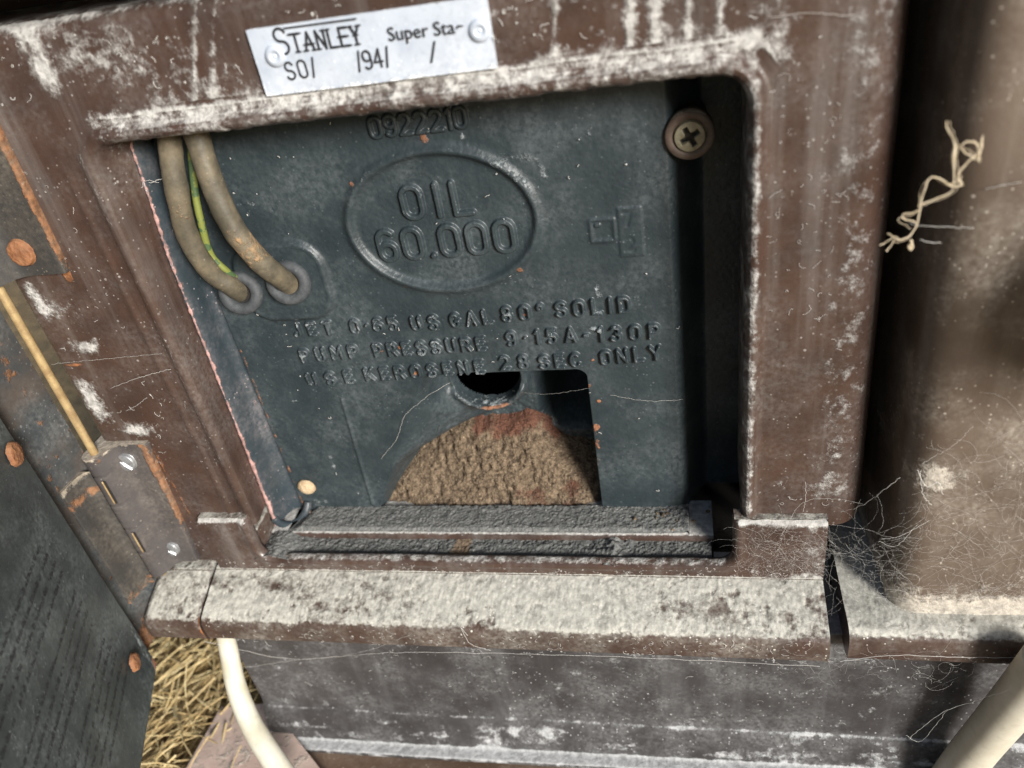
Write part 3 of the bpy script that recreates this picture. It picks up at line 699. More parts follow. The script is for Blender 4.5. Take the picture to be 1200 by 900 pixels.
gz_ = -.2386 + .0012 * (fb(gx * 380, gy * 380, 51, 4) - .5) + .0008 * (fb(gx * 1300, gy * 1300, 52, 2) - .5)
gz_ += .0040 * np.exp(-((gx + .178) / .008) ** 2) + .0022 * np.exp(-((gx + .031) / .006) ** 2) * fb(gx * 300, gy * 300, 4, 3) * 1.4
sheet('grit_layer', np.stack([gx, gy, gz_], -1), MT['grit'], tray, dict(rust=.35 * fb(gx * 40, gy * 40, 78, 3) + .6 * np.exp(-((gx + .094) / .004) ** 2)))

# the heap of rust and grit in the chute
nx, nz = 300, 190
gx, gz = np.meshgrid(np.linspace(-.1390, -.0366, nx), np.linspace(-.2400, -.1955, nz))
t = (gz + .2370) / .052
t = (gz + .2370) / .040
ym = P_ + .0018 + .0260 * np.clip(t, 0, 2) ** 1.05 + .021 * ss(.006, .055, np.abs(gx + .079)) * np.clip(t, 0, 1) + .003 * ss(.02, .06, np.abs(gx + .082))
ym += .022 * ss(.74, 1.0, t + .18 * (fb(gx * 90, gz * 20, 3, 3) - .5)) + .034 * ss(-.066, -.044, gx) * ss(.30, .8, t)
ym += .0060 * (fb(gx * 75, gz * 75, 37, 3) - .5) + .0016 * (fb(gx * 230, gz * 230, 33, 4) - .5) * 2 + .0011 * (fb(gx * 480, gz * 480, 34, 4) - .5) * 3.4
ym -= .0035 * np.exp(-(((gx + .125) / .006) ** 2 + ((gz + .226) / .006) ** 2))
rp = ss(.40, .95, t) * .42 + 1.5 * (fb(gx * 60, gz * 60, 12, 4) - .45) + .18 * np.exp(-(((gx + .078) / .012) ** 2 + ((gz + .205) / .006) ** 2)) + .4 * np.exp(-(((gx + .055) / .006) ** 2 + ((gz + .212) / .006) ** 2))
_f = gridf(*gx.shape); _f = _f[~((ym > P_ + .0315) & (gx < -.066)).ravel()[_f].any(1)]
o = raw('rust_heap', np.stack([gx, ym, gz], -1).reshape(-1, 3), _f, MT['dirt'], None, dict(rust=rp), True, (-.085, P_, OZ - .237))
tag(o, 'heap of tan and rust-red grit filling the chute below the dark hole', 'rust heap')

# ================================================================== 4. sill
sill = thing('casing_sill', (-.08, .205, .155), 'brown sill under the opening, its sloping top caked in pale dust', 'sill')
ux0, ux1, uzb, uzt = -.1822, .0160, -.2368, -.2140
def u_path(xl, xr, zb, zt, r, nl=70, nc=24, nb=520):
    p, nn = [], []
    for z in np.linspace(zt, zb + r, nl, endpoint=False): p.append((xl, z)); nn.append((-1, 0))
    for a in np.linspace(np.pi, 1.5 * np.pi, nc, endpoint=False): p.append((xl + r + r * np.cos(a), zb + r + r * np.sin(a))); nn.append((np.cos(a), np.sin(a)))
    for x in np.linspace(xl + r, xr - r, nb, endpoint=False): p.append((x, zb)); nn.append((0, -1))
    for a in np.linspace(1.5 * np.pi, 2 * np.pi, nc, endpoint=False): p.append((xr - r + r * np.cos(a), zb + r + r * np.sin(a))); nn.append((np.cos(a), np.sin(a)))
    for z in np.linspace(zb + r, zt, nl): p.append((xr, z)); nn.append((1, 0))
    return np.array(p), np.array(nn)
up, un = u_path(ux0, ux1, uzb, uzt, .0062)
lx0, lx1, lzb = -.2050, .0484, -.2445
o2 = []
nl, nc, nb = 70, 24, 520
for i in range(nl): o2.append((lx0, up[i, 1]))
for t in np.linspace(0, 1, nc, endpoint=False):
    a, b = uzb + .0062 - lzb, ux0 + .0062 - lx0; s = t * (a + b); o2.append((lx0, uzb + .0062 - s) if s < a else (lx0 + s - a, lzb))
for i in range(nb): o2.append((up[nl + nc + i, 0], lzb))
for t in np.linspace(0, 1, nc, endpoint=False):
    b, a = lx1 - (ux1 - .0062), uzb + .0062 - lzb; s = t * (a + b); o2.append((ux1 - .0062 + s, lzb) if s < b else (lx1, lzb + s - b))
for i in range(nl): o2.append((lx1, up[nl + 2 * nc + nb + i, 1]))
o2 = np.array(o2)
rows = []
for s, d in [(-.0060, .0052), (-.0020, .0048), (.0003, .0042), (.0006, .0028), (.0001, .0012), (-.0007, .0001), (-.0016, -.0004), (-.0026, -.0002), (-.0036, .0003), (-.0044, .0005)]:
    q = up - un * s; rows.append(np.stack([q[:, 0], np.full(len(q), YS + d), q[:, 1]], 1))
q0 = up + un * .0044
for t in np.linspace(0, 1, 26)[1:]:
    q = q0 * (1 - t) + o2 * t; q[:, 1] = np.maximum(q[:, 1], lzb); rows.append(np.stack([q[:, 0], np.full(len(q), YS + .0005), q[:, 1]], 1))
Q = np.array(rows)
# rounded top of the two lugs
zt = Q[..., 2]; Q[..., 1] += .0022 * ss(uzt - .0028, uzt, zt) ** 2
Q[..., 1] += (fb(Q[..., 0] * 60, Q[..., 2] * 60, 5, 3) - .5) * .0006
du = (.35 + .6 * fb(Q[..., 0] * 120, zt * 200, 4, 3)) * np.exp(-((zt - uzt) / .0026) ** 2) * ((Q[..., 0] < ux0 - .001) | (Q[..., 0] > ux1 + .001)) + .35 * np.exp(-((zt - lzb) / .0028) ** 2)
du = du + .35 * ss(.02, .045, Q[..., 0]) * .8
sheet('flange', Q, MT['brown'], sill, dict(dust=du), flip=True)
# flat tops of the lugs
for x0, x1 in ((lx0, ux0), (ux1, lx1)):
    gx, gy = np.meshgrid(np.linspace(x0, x1, 70), np.linspace(YS + .0018, YS + .0075, 24))
    sheet('lug_top', np.stack([gx, gy, uzt + .0001 + .0009 * (fb(gx * 300, gy * 300, 8, 3) - .5)], -1), MT['dusty'], sill, dict(dust=.9 * (fb(gx * 90, gy * 90, 3, 3) - .5)))
gy, gz = np.meshgrid(np.linspace(YS + .0018, .235, 8), np.linspace(lzb, uzt, 8))
sheet('lug_end', np.stack([np.full(gx.shape if False else gy.shape, lx1), gy, gz], -1), MT['brown'], sill)
def ledge(name, x0, x1, prof, parent, mat, seed, n=700, ends=0.0, tilt=0.0, dustf=None, rustf=None):
    """swept profile with a caked, pitted crust"""
    p = spline(prof, 90); xs = np.linspace(x0, x1, n)
    X = np.repeat(xs[None], len(p), 0); Yp = np.repeat(p[:, :1], n, 1); Zp = np.repeat(p[:, 1:2], n, 1)
    tg = np.gradient(p, axis=0); tg /= np.linalg.norm(tg, axis=1)[:, None]
    ny, nz_ = tg[:, 1], -tg[:, 0]
    upw = np.clip(nz_ * 1.6 - .35, 0, 1)[:, None]
    S = np.cumsum(np.r_[0, np.hypot(*np.diff(p, axis=0).T)])[:, None] + 0 * X
    cr = (fb(X * 160, S * 160, seed, 4) - .5); pit = ss(.60, .74, fb(X * 260, S * 300, seed + 5, 3))
    k = upw * (.0004 + .00016 * cr - .0002 * pit + .00036 * (fb(X * 900, S * 900, seed + 9, 2) - .5)) + .0003 * (fb(X * 70, S * 70, seed + 3, 3) - .5)
    Yp = Yp + ny[:, None] * k; Zp = Zp + nz_[:, None] * k
    if ends:
        e = np.minimum(X - x0, x1 - X); q = np.clip(1 - e / ends, 0, 1) ** 2; Zp = Zp - q * ends * .5; Yp = Yp + q * ends * .3
    Zp = Zp + (X - x0) * tilt
    du = .22 * np.exp(-((S - S.max() * .58) / .004) ** 2) * (1 - upw) + upw * (.16 - .26 * pit) + .12 * cr * upw
    if dustf: du = du + dustf(X, S, upw)
    return sheet(name, np.stack([X, Yp, Zp], -1), mat, parent, dict(dust=du, rust=rustf(X, S) if rustf else 0 * X), flip=True)
SP = [(.2220, -.2430), (.2160, -.2434), (.2148, -.2440), (.2110, -.2452), (.2050, -.2474), (.1985, -.2500), (.1948, -.2518), (.1932, -.2540), (.1928, -.2570), (.1930, -.2610), (.1936, -.2634), (.1960, -.2644), (.2060, -.2644)]
wb = lambda X, S, u: (1.25 * (fb(X * 35, S * 70, 6, 4) - .49) * ss(.004, .014, S) + .16 * ss(.012, .004, S)) * u
ledge('ledge', -.2068, .0482, SP, sill, MT['dusty'], 101, 900, dustf=lambda X, S, u: wb(X, S, u) + .1 * u)
CP = [(y, z - .0010) for y, z in SP]
ledge('corner_cap', -.2370, -.2082, CP, sill, MT['dusty'], 151, 160, ends=.004, dustf=lambda X, S, u: -.08 * u, rustf=lambda X, S: .8 * np.exp(-((X + .2088) / .0012) ** 2) * ss(.024, .030, S))
# closed ends
def endcap(x, prof, mat, parent, yb=.222):
    p = spline(prof, 50); V = [(x, y, z) for y, z in p] + [(x, yb, -.255)]
    Fc = [(i, i + 1, len(V) - 1) for i in range(len(p) - 1)]
    return raw('sill_end', V, np.array(Fc), mat, parent, None, False)
endcap(.0482, SP, MT['brown'], sill); endcap(-.2068, SP, MT['groove'], sill); endcap(-.2082, CP, MT['groove'], sill)
c = W(268, 728, .197); lathe('rivet', [(.0030, -.001), (.0030, .0006), (.0022, .0016), (.0012, .0019), (.00001, .0019)], c, (0, -.8, .5), MT['dusty'], sill, 24)

# ================================================================== 5. side panel on the right
sp = thing('side_panel', (.13, .23, .16), 'tall brown side panel right of the dark groove, cobwebs at its foot', 'side panel')
# L section: left side face, rounded corner, front face
pp = [(.0585, .262), (.0596, .240), (.0606, .2165)]
pp += [(.0606 + .0100 * (1 - math.cos(a)), .2130 - .0095 * math.sin(a)) for a in np.linspace(0, np.pi / 2, 9)]
pp += [(x, .2035) for x in np.linspace(.0720, .26, 70)]
pp = np.array(pp); zz = np.linspace(-.2480, .10, 240)
Q = np.zeros((len(zz), len(pp), 3))
for i, z in enumerate(zz):
    Q[i, :, 0] = pp[:, 0] + (.0052 + (-.05 - z) * .018) * (pp[:, 0] < .2); Q[i, :, 1] = pp[:, 1]; Q[i, :, 2] = z
X, Z = Q[..., 0], Q[..., 2]
Q[..., 1] += (fb(X * 30, Z * 30, 3, 3) - .5) * .0008
dd = .55 * ss(-.235, -.2475, Z) + .45 * np.exp(-((Z + .244) / .010) ** 2) + .15 * ss(-.14, -.19, Z)
c0 = W(1090, 555, .207); dd += .75 * np.exp(-(((X - c0[0]) / .006) ** 2 + ((Z - c0[2]) / .006) ** 2))
sheet('panel_sheet', Q, MT['panel'], sp, dict(dust=dd))
lathe('shadow_knob', [(.0085, .0), (.0085, .012), (.0105, .015), (.0245, .020), (.0265, .027), (.0255, .042), (.0200, .052), (.00001, .054)], (.1370, .2035, -.1030), (0, -1, 0), MT['hinge_dark'], sp, 48)  # unseen knob, added only to cast a shadow on the panel
# ledge it stands on, right of the sill
RP = [(.262, -.2440), (.235, -.2452), (.222, -.2462), (.210, -.2470), (.2000, -.2474), (.1962, -.2482), (.1938, -.2504), (.1932, -.2540), (.1934, -.2590), (.1942, -.2616), (.1970, -.2624), (.206, -.2624)]
ledge('ledge', .0545, .26, RP, sp, MT['dusty'], 201, 560, dustf=lambda X, S, u: .10 * u + .3 * np.exp(-((X - .062) / .008) ** 2) * u)
endcap(.0545, RP, MT['brown'], sp, .262)

# ================================================================== 6. plinth
pl = thing('plinth', (-.05, .21, .075), 'grey brown painted plinth strip under the sill, speckled with dust', 'plinth')
PP = [(.2150, -.2600), (.2045, -.2600), (.2035, -.2612), (.2034, -.2700), (.2036, -.3000), (.2038, -.3210), (.2034, -.3262), (.2020, -.3290), (.2005, -.3330), (.1992, -.3400), (.1985, -.3440), (.1975, -.3462), (.1950, -.3468), (.1930, -.3472), (.1925, -.3484), (.1930, -.3500)]
p = spline(PP, 110); xs = np.linspace(0, 1, 640)
tz = (-.2600 - p[:, 1]) / .088
X = (-.2060 - .0030 * tz)[:, None] * (1 - xs)[None] + .30 * xs[None]
Yp = np.repeat(p[:, :1], 640, 1) + .0010 * (fb(X * 25, np.repeat(p[:, 1:2], 640, 1) * 25, 4, 3) - .5)
Zp = np.repeat(p[:, 1:2], 640, 1) + (X + .2) * .02 * ss(-.31, -.345, p[:, 1])[:, None]
bl = .42 * ss(-.328, -.333, p[:, 1])[:, None] * ss(.48, .62, fb(X * 55, Zp * 160, 9, 4)) + .30 * ss(-.3445, -.346, p[:, 1])[:, None]
bl = bl + .34 * ss(.56, .72, fb(X * 120, Zp * 120, 19, 3))
sheet('strip', np.stack([X, Yp, Zp], -1), MT['plinth'], pl, dict(dust=bl), flip=True)
box('end_face', (-.2086, .2060, -.3500), (-.2064, .3000, -.2600), MT['plinth'], pl, 0)

# ================================================================== 7. floor, board, straw
GZ = -.364
def litter(name, x0, x1, y0, y1, n, z, amp, sc, mat):
    gx, gy = np.meshgrid(np.linspace(x0, x1, n), np.linspace(y0, y1, n))
    o = sheet(name, np.stack([gx, gy, z + amp * (fb(gx * sc, gy * sc, 5, 4) - .5)], -1), mat); tag(o, None, None, None, 'structure'); return o
litter('ground', -1.2, 1.2, -.8, 1.2, 240, GZ, .012, 25, MT['ground'])
o = box('hearth', (-.2065, .06, GZ - .02), (.40, .36, -.3500), MT['slab'], None, .002, 2); tag(o, None, None, None, 'structure')
# pale board lying left of the hearth
bz = -.3475
c = [WZ(262, 833, bz), WZ(318, 829, bz), WZ(420, 960, bz), WZ(190, 960, bz)]
V = [(*q[:2], bz) for q in c] + [(*q[:2], bz - .018) for q in c]
V = np.array(V); nbd = 40
s, t = np.meshgrid(np.linspace(0, 1, nbd), np.linspace(0, 1, nbd))
TP = (V[0] * (1 - s)[..., None] + V[1] * s[..., None]) * (1 - t)[..., None] + (V[3] * (1 - s)[..., None] + V[2] * s[..., None]) * t[..., None]
TP[..., 2] += .0012 * (fb(TP[..., 0] * 60, TP[..., 1] * 60, 3, 3) - .5) + .0035
lp = np.vstack([TP[0, :], TP[1:, -1], TP[-1, -2::-1], TP[-2:0:-1, 0]]); lo = lp.copy(); lo[:, 2] = bz - .016
nn = TP.size // 3; k = len(lp); j = np.arange(k); j2 = (j + 1) % k
o = raw('floor_board', np.vstack([TP.reshape(-1, 3), lp, lo]), np.vstack([gridf(nbd, nbd, flip=True), np.stack([nn + j, nn + j2, nn + k + j2, nn + k + j], 1)]), MT['board'], None, dict(dust=np.full(nn + 2 * k, .12)), True, (V[0][0], V[0][1], bz + OZ))
tag(o, 'pale pinkish floor board under the white hose at the bottom left', 'board')
paths, rads, tone = [], [], []
for i in range(4200):
    x, y = random.uniform(-.42, -.195), random.uniform(.02, .36)
    if x > -.215 and y < .215 and random.random() < .6: continue
    L = random.uniform(.02, .075); a = random.gauss(.9, .7) if random.random() < .6 else random.uniform(0, math.pi); tl = random.gauss(0, .22)
    z = GZ + random.uniform(.002, .020)
    d = np.array([math.cos(a) * math.cos(tl), math.sin(a) * math.cos(tl), math.sin(tl)]); s = np.cross(d, [0, 0, 1.0]) * random.gauss(0, .35)
    u = np.linspace(-.5, .5, 7)[:, None]
    pth = np.array([x, y, z]) + d * u * L + s * (u ** 2) * L * 2
    pth[:, 2] = np.maximum(pth[:, 2], GZ + .002)
    if (pth[:, 0] > -.2095).any() and (pth[:, 1] > .19).any() and (pth[:, 2] > -.40).any(): continue
    paths.append(pth); rads.append(random.uniform(.00018, .00055)); tone.append(random.random() ** 1.3)
o = tubes('straw', paths, rads, MT['straw'], None, 5, tone); tag(o, 'loose golden straw on the ground left of the plinth', 'straw', None, 'stuff')

# ================================================================== 8. hose and pipe
hp = spline([W(262, 735, .206), W(268, 762, .199), W(277, 805, .190), W(294, 848, .180), W(322, 893, .169), W(352, 935, .160)], 60)
tag(tube('hose', hp, np.linspace(.0038, .0056, 60), MT['hose'], None, 20, None, .0003, 90, (hp[-1][0], hp[-1][1], hp[-1][2] + OZ)), 'white hose hanging below the sill corner onto the pale board', 'hose')
pp = spline([W(1228, 774, .1825), W(1188, 824, .1865), W(1138, 884, .1900), W(1096, 940, .190)], 60)
tag(tube('pipe', pp, .0076, MT['pipe'], None, 28, None, .0002, 60, (pp[-1][0], pp[-1][1], pp[-1][2] + OZ)), 'thick cream plastic pipe crossing the lower right corner', 'pipe')

# ================================================================== 9. hinges
PIN = (-.2328, .2125)
def slot_screw(c, ax, r, mat, parent, rot, name='screw', slot=True):
    ax = np.array(ax, float); ax /= np.linalg.norm(ax); e1 = np.cross(ax, [0, 0, 1.0]); e1 /= np.linalg.norm(e1); e2 = np.cross(e1, ax)
    hd = .0007 * (1 - rr_ ** 2) - .0013 * ss(.88, 1.0, rr_)
    if slot:
        b = -du_ * math.sin(rot) + dv_ * math.cos(rot); hd = hd - .0010 * ss(.16, .09, np.abs(b)) * ss(.95, .8, rr_)
    else: hd = hd + .0007 * (fb(du_ * 3, dv_ * 3, 9, 3) - .5)
    Q = np.array(c) + du_[..., None] * r * e1 + dv_[..., None] * r * e2 + hd[..., None] * ax
    return sheet(name, Q, mat, parent, None, False, True)
du_, dv_ = np.meshgrid(np.linspace(-1, 1, 60), np.linspace(-1, 1, 60)); _u, _v = du_.copy(), dv_.copy()
du_, dv_ = _u * np.sqrt(1 - _v * _v / 2), _v * np.sqrt(1 - _u * _u / 2); rr_ = np.hypot(du_, dv_)
def hinge(z0, z1, xr0, xr1, label, screws, smat, rust_edge, mat):
    hg = thing('door_hinge', (-.222, .216, z0 + OZ), label, 'hinge', 'hinges of the access door')
    n = 130; zz = np.linspace(z0, z1, n)
    # fixed leaf: from the barrel onto the casing face
    ths = np.linspace(-2.6, .35, 14)
    prof = [(PIN[0] + .0046 * math.sin(t) , PIN[1] - .0046 * math.cos(t)) for t in ths]
    prof = [q for q in prof if q[0] > PIN[0] - .0047]
    prof = [(PIN[0] - .0042, PIN[1] + .0030), (PIN[0] - .0046, PIN[1]), (PIN[0] - .0038, PIN[1] - .0028), (PIN[0] - .0020, PIN[1] - .0042), (PIN[0] + .0004, PIN[1] - .0045), (PIN[0] + .0032, PIN[1] - .0036)]
    ym = D - .0026
    prof += [(PIN[0] + .0060, ym - .0022), (PIN[0] + .0085, ym - .0004)]
    flat0 = PIN[0] + .0110
    Q = np.zeros((n, len(prof) + 14, 3))
    for i, z in enumerate(zz):
        xr = xr0 + (xr1 - xr0) * (z - z0) / (z1 - z0)
        row = prof + [(flat0 + (xr - .0006 - flat0) * t, ym) for t in np.linspace(0, 1, 10)] + [(xr - .0002, ym + .0003), (xr, ym + .0010), (xr, ym + .0022), (xr, D + .001)]
        Q[i, :, 0] = [q[0] for q in row]; Q[i, :, 1] = [q[1] for q in row]; Q[i, :, 2] = z
    X, Z = Q[..., 0], Q[..., 2]
    Q[..., 1] += .0005 * (fb(X * 120, Z * 120, 14, 3) - .5)
    L = z1 - z0
    for a, b in ((.66, .84), (.24, .41)):                 # slots where the pin shows between knuckles
        s = ss(.0009, .0004, np.abs(X - (PIN[0] + .0016))) * ss(z0 + a * L, z0 + a * L + .0006, Z) * ss(z0 + b * L, z0 + b * L - .0006, Z)
        Q[..., 1] += .0030 * s
    ru = rust_edge * np.exp(-((X - (xr0 + xr1) / 2 - .0005) / .0022) ** 2) + .35 * np.exp(-((X - PIN[0] - .003) / .0016) ** 2) * ss(.45, .6, fb(X * 200, Z * 90, 4, 3))
    du = .65 * ss(z1 - .003, z1, Z) * ss(-.2, -.235, X)
    # knuckle joints
    for t in (.22, .43, .63, .86):
        g = np.exp(-((Z - (z0 + t * L)) / .0005) ** 2) * (X < PIN[0] + .003); Q[..., 1] += .0007 * g
    sheet('leaf', Q, mat, hg, dict(rust=ru, dust=du))
    for zc, sgn in ((z1, 1), (z0, -1)):                    # closed top and bottom
        r = Q[-1 if sgn > 0 else 0]; V = np.vstack([r, np.stack([r[:, 0], np.full(len(r), D + .004), r[:, 2]], 1)]); k = len(r)
        Fc = np.array([(i, i + 1, k + i + 1, k + i) for i in range(k - 1)])
        raw('leaf_end', V, Fc, mat, hg, dict(dust=np.full(len(V), .5 if sgn > 0 else 0.0)))
    for px, py, r, rot in screws:
        c = W(px, py, ym - .0004); slot_screw((c[0], ym - .0014, c[2]), (.0, -1, .05), r, smat, hg, rot, 'screw', smat is not MT['rust'])
    return hg
h1 = hinge(-.2415, -.1738, -.2168, -.2122, 'lower brown hinge of the open door, held by two bright zinc screws', [(148, 541, .0044, .9), (200, 642, .0042, .85)], MT['zinc'], .75, MT['hinge'])
h2 = hinge(-.0975, -.0280, -.2078, -.2058, 'upper dark hinge with an orange rusted edge and a rusted screw', [(25, 296, .0050, 0)], MT['rust'], .95, MT['hinge_dark'])
for a, b in ((.66, .84), (.24, .41)):
    L = .0677; z0_, z1_ = -.2415 + a * L, -.2415 + b * L; y_ = PIN[1] - .00475
    zz = np.linspace(z0_, z1_, 12); xx = PIN[0] + .0022
    ll = np.stack([np.stack([np.full(12, xx + d), np.full(12, y_ + abs(d) * .15), zz], 1) for d in (-.0009, 0, .0009)]); sheet('slot_shade', ll, MT['void'], h1)  # flat black strip, painted shade for the inside of the slot
    tube('pin', np.stack([np.full(12, xx - .0004), np.full(12, y_ - .0001), zz], 1), .00034, MT['brass'], h1, 8)
pn = np.array([(PIN[0] + .0006, PIN[1], z) for z in np.linspace(-.2440, -.0200, 40)])
tube('pin', pn, .0016, MT['brass'], h1, 14)

# ================================================================== 10. access door, swung open
door = thing('access_door', (-.233, .19, .14), 'open dark metal door at the lower left with a worn printed panel', 'door')
dv = np.array([.391, -.920, 0]); nrm = np.array([.920, .391, 0])
E0 = np.array([-.2325, .184, 0]); ZBt = -.2715
# printed inner plate
s, z = np.meshgrid(np.linspace(-.0005, .17, 240), np.linspace(ZBt, -.02, 260))
wav = .0012 * (fb(s * 30, z * 30, 3, 3) - .5)
# corner rounded a little
Q = E0 + s[..., None] * dv + np.stack([0 * s, 0 * s, z], -1) + (wav + .0012)[..., None] * nrm
edge_w = np.exp(-((s - .002) / .003) ** 2)
rz = .9 * np.exp(-(((s - .0005) / .0035) ** 2 + ((z + .2700) / .004) ** 2))
dz = .22 * ss(.010, .05, s) * ss(-.235, -.20, z) + .3 * edge_w * ss(-.21, -.25, z) + .36 * np.exp(-((s - .012) / .007) ** 2) * ss(.5, .65, fb(s * 80, z * 80, 21, 3)) + .2 * ss(-.235, -.262, z)
sheet('inner_plate', Q, MT['door'], door, dict(rust=rz, dust=dz), flip=True)
# its thickness
th = .0016
V = []
for a, b in ((Q[:, 0], -th), (Q[0, :], -th)):
    pass
ed = np.stack([Q[:, 0], Q[:, 0] - nrm * th], 1); sheet('plate_edge', ed, MT['door_edge'], door)
ed = np.stack([Q[0, :], Q[0, :] - nrm * th], 1); sheet('plate_edge', ed, MT['door_edge'], door, flip=True)
# outer skin and the flange at the hinge side
Q2 = Q - nrm * .0130; sheet('outer_skin', Q2[::4, ::4], MT['door_edge'], door)
zz = np.linspace(ZBt + .002, -.015, 160)
pf = [np.array([PIN[0] - .0050, PIN[1] + .0008]), np.array([PIN[0] - .0052, PIN[1] - .0035]), np.array([PIN[0] - .0060, PIN[1] - .0110]), np.array([PIN[0] - .0064, PIN[1] - .0190]), np.array([PIN[0] - .0050, PIN[1] - .0260]), np.array([PIN[0] - .0020, PIN[1] - .0340])]
pf = spline([np.append(q, 0) for q in pf], 30)
Q = np.stack([np.repeat(pf[None, :, 0], 160, 0), np.repeat(pf[None, :, 1], 160, 0), np.repeat(zz[:, None], 30, 1)], -1)
Q[..., 0] += .0008 * (fb(Q[..., 1] * 60, Q[..., 2] * 60, 8, 3) - .5)
sI = np.linspace(0, 1, 30)[None] + 0 * Q[..., 0]
ru = .5 * np.exp(-((sI - .35) / .14) ** 2) * ss(-.175, -.12, Q[..., 2]) + .35 * ss(-.14, -.165, Q[..., 2]) * np.exp(-((sI - .5) / .3) ** 2) + .4 * np.exp(-((sI - .02) / .05) ** 2) + .7 * ss(-.255, -.265, Q[..., 2])
sheet('hinge_flange', Q, MT['door_edge'], door, dict(rust=ru))
# moving leaf of the lower hinge, on the flange
zz = np.linspace(-.2440, -.1790, 60)
pl_ = [(PIN[0] - .0010, PIN[1] - .0050), (PIN[0] - .0030, PIN[1] - .0056), (PIN[0] - .0044, PIN[1] - .0080), (PIN[0] - .0050, PIN[1] - .0130), (PIN[0] - .0052, PIN[1] - .0170), (PIN[0] - .0054, PIN[1] - .0174), (PIN[0] - .0068, PIN[1] - .0174)]
Q = np.array([[(x, y, z) for x, y in pl_] for z in zz])
Q[..., 0] += .0006 * (fb(Q[..., 1] * 120, Q[..., 2] * 120, 8, 3) - .5)
ru = .55 * ss(-.232, -.244, Q[..., 2]) + .6 * np.exp(-((Q[..., 2] + .188) / .004) ** 2)
lf = sheet('moving_leaf', Q, MT['hinge_dark'], door, dict(rust=ru, dust=.7 * ss(-.184, -.179, Q[..., 2])), flip=False)
V = np.vstack([Q[-1], Q[-1] + np.array([-.006, .0, 0])]); k = len(pl_)
raw('leaf_end', V, np.array([(i, i + 1, k + i + 1, k + i) for i in range(k - 1)]), MT['hinge_dark'], door, dict(dust=np.full(2 * k, .7)))
# rusted rivets at the plate edge
for px, py, r in ((20, 531, .0046), (160, 775, .0040)):
    q = R @ np.array([px - 600.0, py - 450.0, F]); t = ((E0 + nrm * .003) @ nrm) / (q @ nrm); c = q * t
    slot_screw(c, nrm, r, MT['rust'], door, 0, 'rivet', False)
# worn rows of print, too faded to read
strokes_V, strokes_F = [], []
rs = np.random.RandomState(12)
for row in range(15):
    z = -.176 - row * .0052; s = .020 + rs.rand() * .002; end = .105 + rs.rand() * .02
    if row in (4, 9): continue
    while s < end:
        wl = .0015 + rs.rand() * .0055
        q = s
        while q < s + wl:
            gw = .0007 + rs.rand() * .0006; hh = .0009 + rs.rand() * .0011
            if rs.rand() < .85:
                bars = [(q, z, q + .0002, z + hh)] + [(q, z + hh * k_, q + gw * .8, z + hh * k_ + .00022) for k_ in rs.choice([0, .45, .85], rs.randint(1, 3), False)] + ([(q + gw * .6, z, q + gw * .6 + .0002, z + hh * rs.choice([.5, 1.0]))] if rs.rand() < .5 else [])
                for a0, z0, a1, z1 in bars:
                    b = len(strokes_V)
                    for a_, z_ in ((a0, z0), (a1, z0), (a1, z1), (a0, z1)):
                        o_ = .0012 * (fb(np.array([a_ * 30]), np.array([z_ * 30]), 3, 3)[0] - .5) + .0012 + .0002
                        strokes_V.append(tuple(E0 + a_ * dv + np.array([0, 0, z_]) + o_ * nrm))
                    strokes_F.append((b, b + 1, b + 2, b + 3))
            q += gw
        s += wl + .0012
raw('faded_print', strokes_V, np.array(strokes_F), MT['ink'], door, None, False)

# ================================================================== 11. small litter: roots, cobwebs, lint, crumbs
def curve3(l, n=40): return spline([W(px, py, y) for px, py, y in l], n)
yw = .2000
rp = [curve3([(1109, 142, yw), (1110, 150, yw), (1116, 160, yw), (1120, 172, yw), (1118, 185, yw), (1119, 205, yw), (1118, 222, yw), (1105, 231, yw), (1082, 240, yw), (1076, 243, yw)]),
      curve3([(1151, 160, yw), (1150, 172, yw), (1146, 188, yw), (1143, 192, yw)]),
      curve3([(1124, 171, yw), (1133, 166, yw), (1144, 170, yw), (1147, 180, yw), (1138, 186, yw), (1128, 195, yw), (1122, 205, yw), (1126, 214, yw), (1113, 215, yw), (1102, 209, yw), (1092, 205, yw), (1085, 209, yw), (1079, 222, yw), (1076, 238, yw), (1072, 258, yw), (1064, 272, yw), (1052, 279, yw), (1045, 278, yw)], 90),
      curve3([(1124, 171, yw), (1130, 178, yw), (1140, 184, yw)]),
      curve3([(1077, 246, yw), (1068, 250, yw), (1056, 252, yw), (1055, 258, yw), (1066, 261, yw), (1070, 264, yw)]),
      curve3([(1112, 215, yw), (1120, 211, yw), (1124, 205, yw)]), curve3([(1045, 278, yw), (1038, 283, yw), (1033, 284, yw)]), curve3([(1050, 279, yw), (1042, 288, yw), (1038, 291, yw)]), curve3([(1052, 278, yw), (1044, 273, yw)]),
      curve3([(1066, 281, yw), (1069, 288, yw), (1066, 291, yw), (1064, 286, yw)])]
rd = [np.linspace(.0005, .0004, 40) * 1.0, .0005, .00038, .0003, .0003, .00028, .00025, .00025, .0002, .0006]
rd[0] = .00035 + .0006 * np.exp(-((np.linspace(0, 1, 40) - .42) / .1) ** 2)
rp2 = [q + RNG.randn(1, 3) * [.0003, .0002, .0003] + np.cumsum(RNG.randn(*q.shape) * .00010, 0) for q in rp[:5]]; rp = rp + rp2; rd = rd + [.00013] * len(rp2)
o = tubes('root_wisp', [q + np.cumsum(RNG.randn(*q.shape) * .00007, 0) * [1, .3, 1] for q in rp], [np.asarray(q) * .62 for q in rd], MT['root'], None, 7, None, (rp[0][0][0], rp[0][0][1], rp[0][0][2] + OZ)); tag(o, 'tangled pale dry root wisp hanging in the dark groove', 'root wisp')

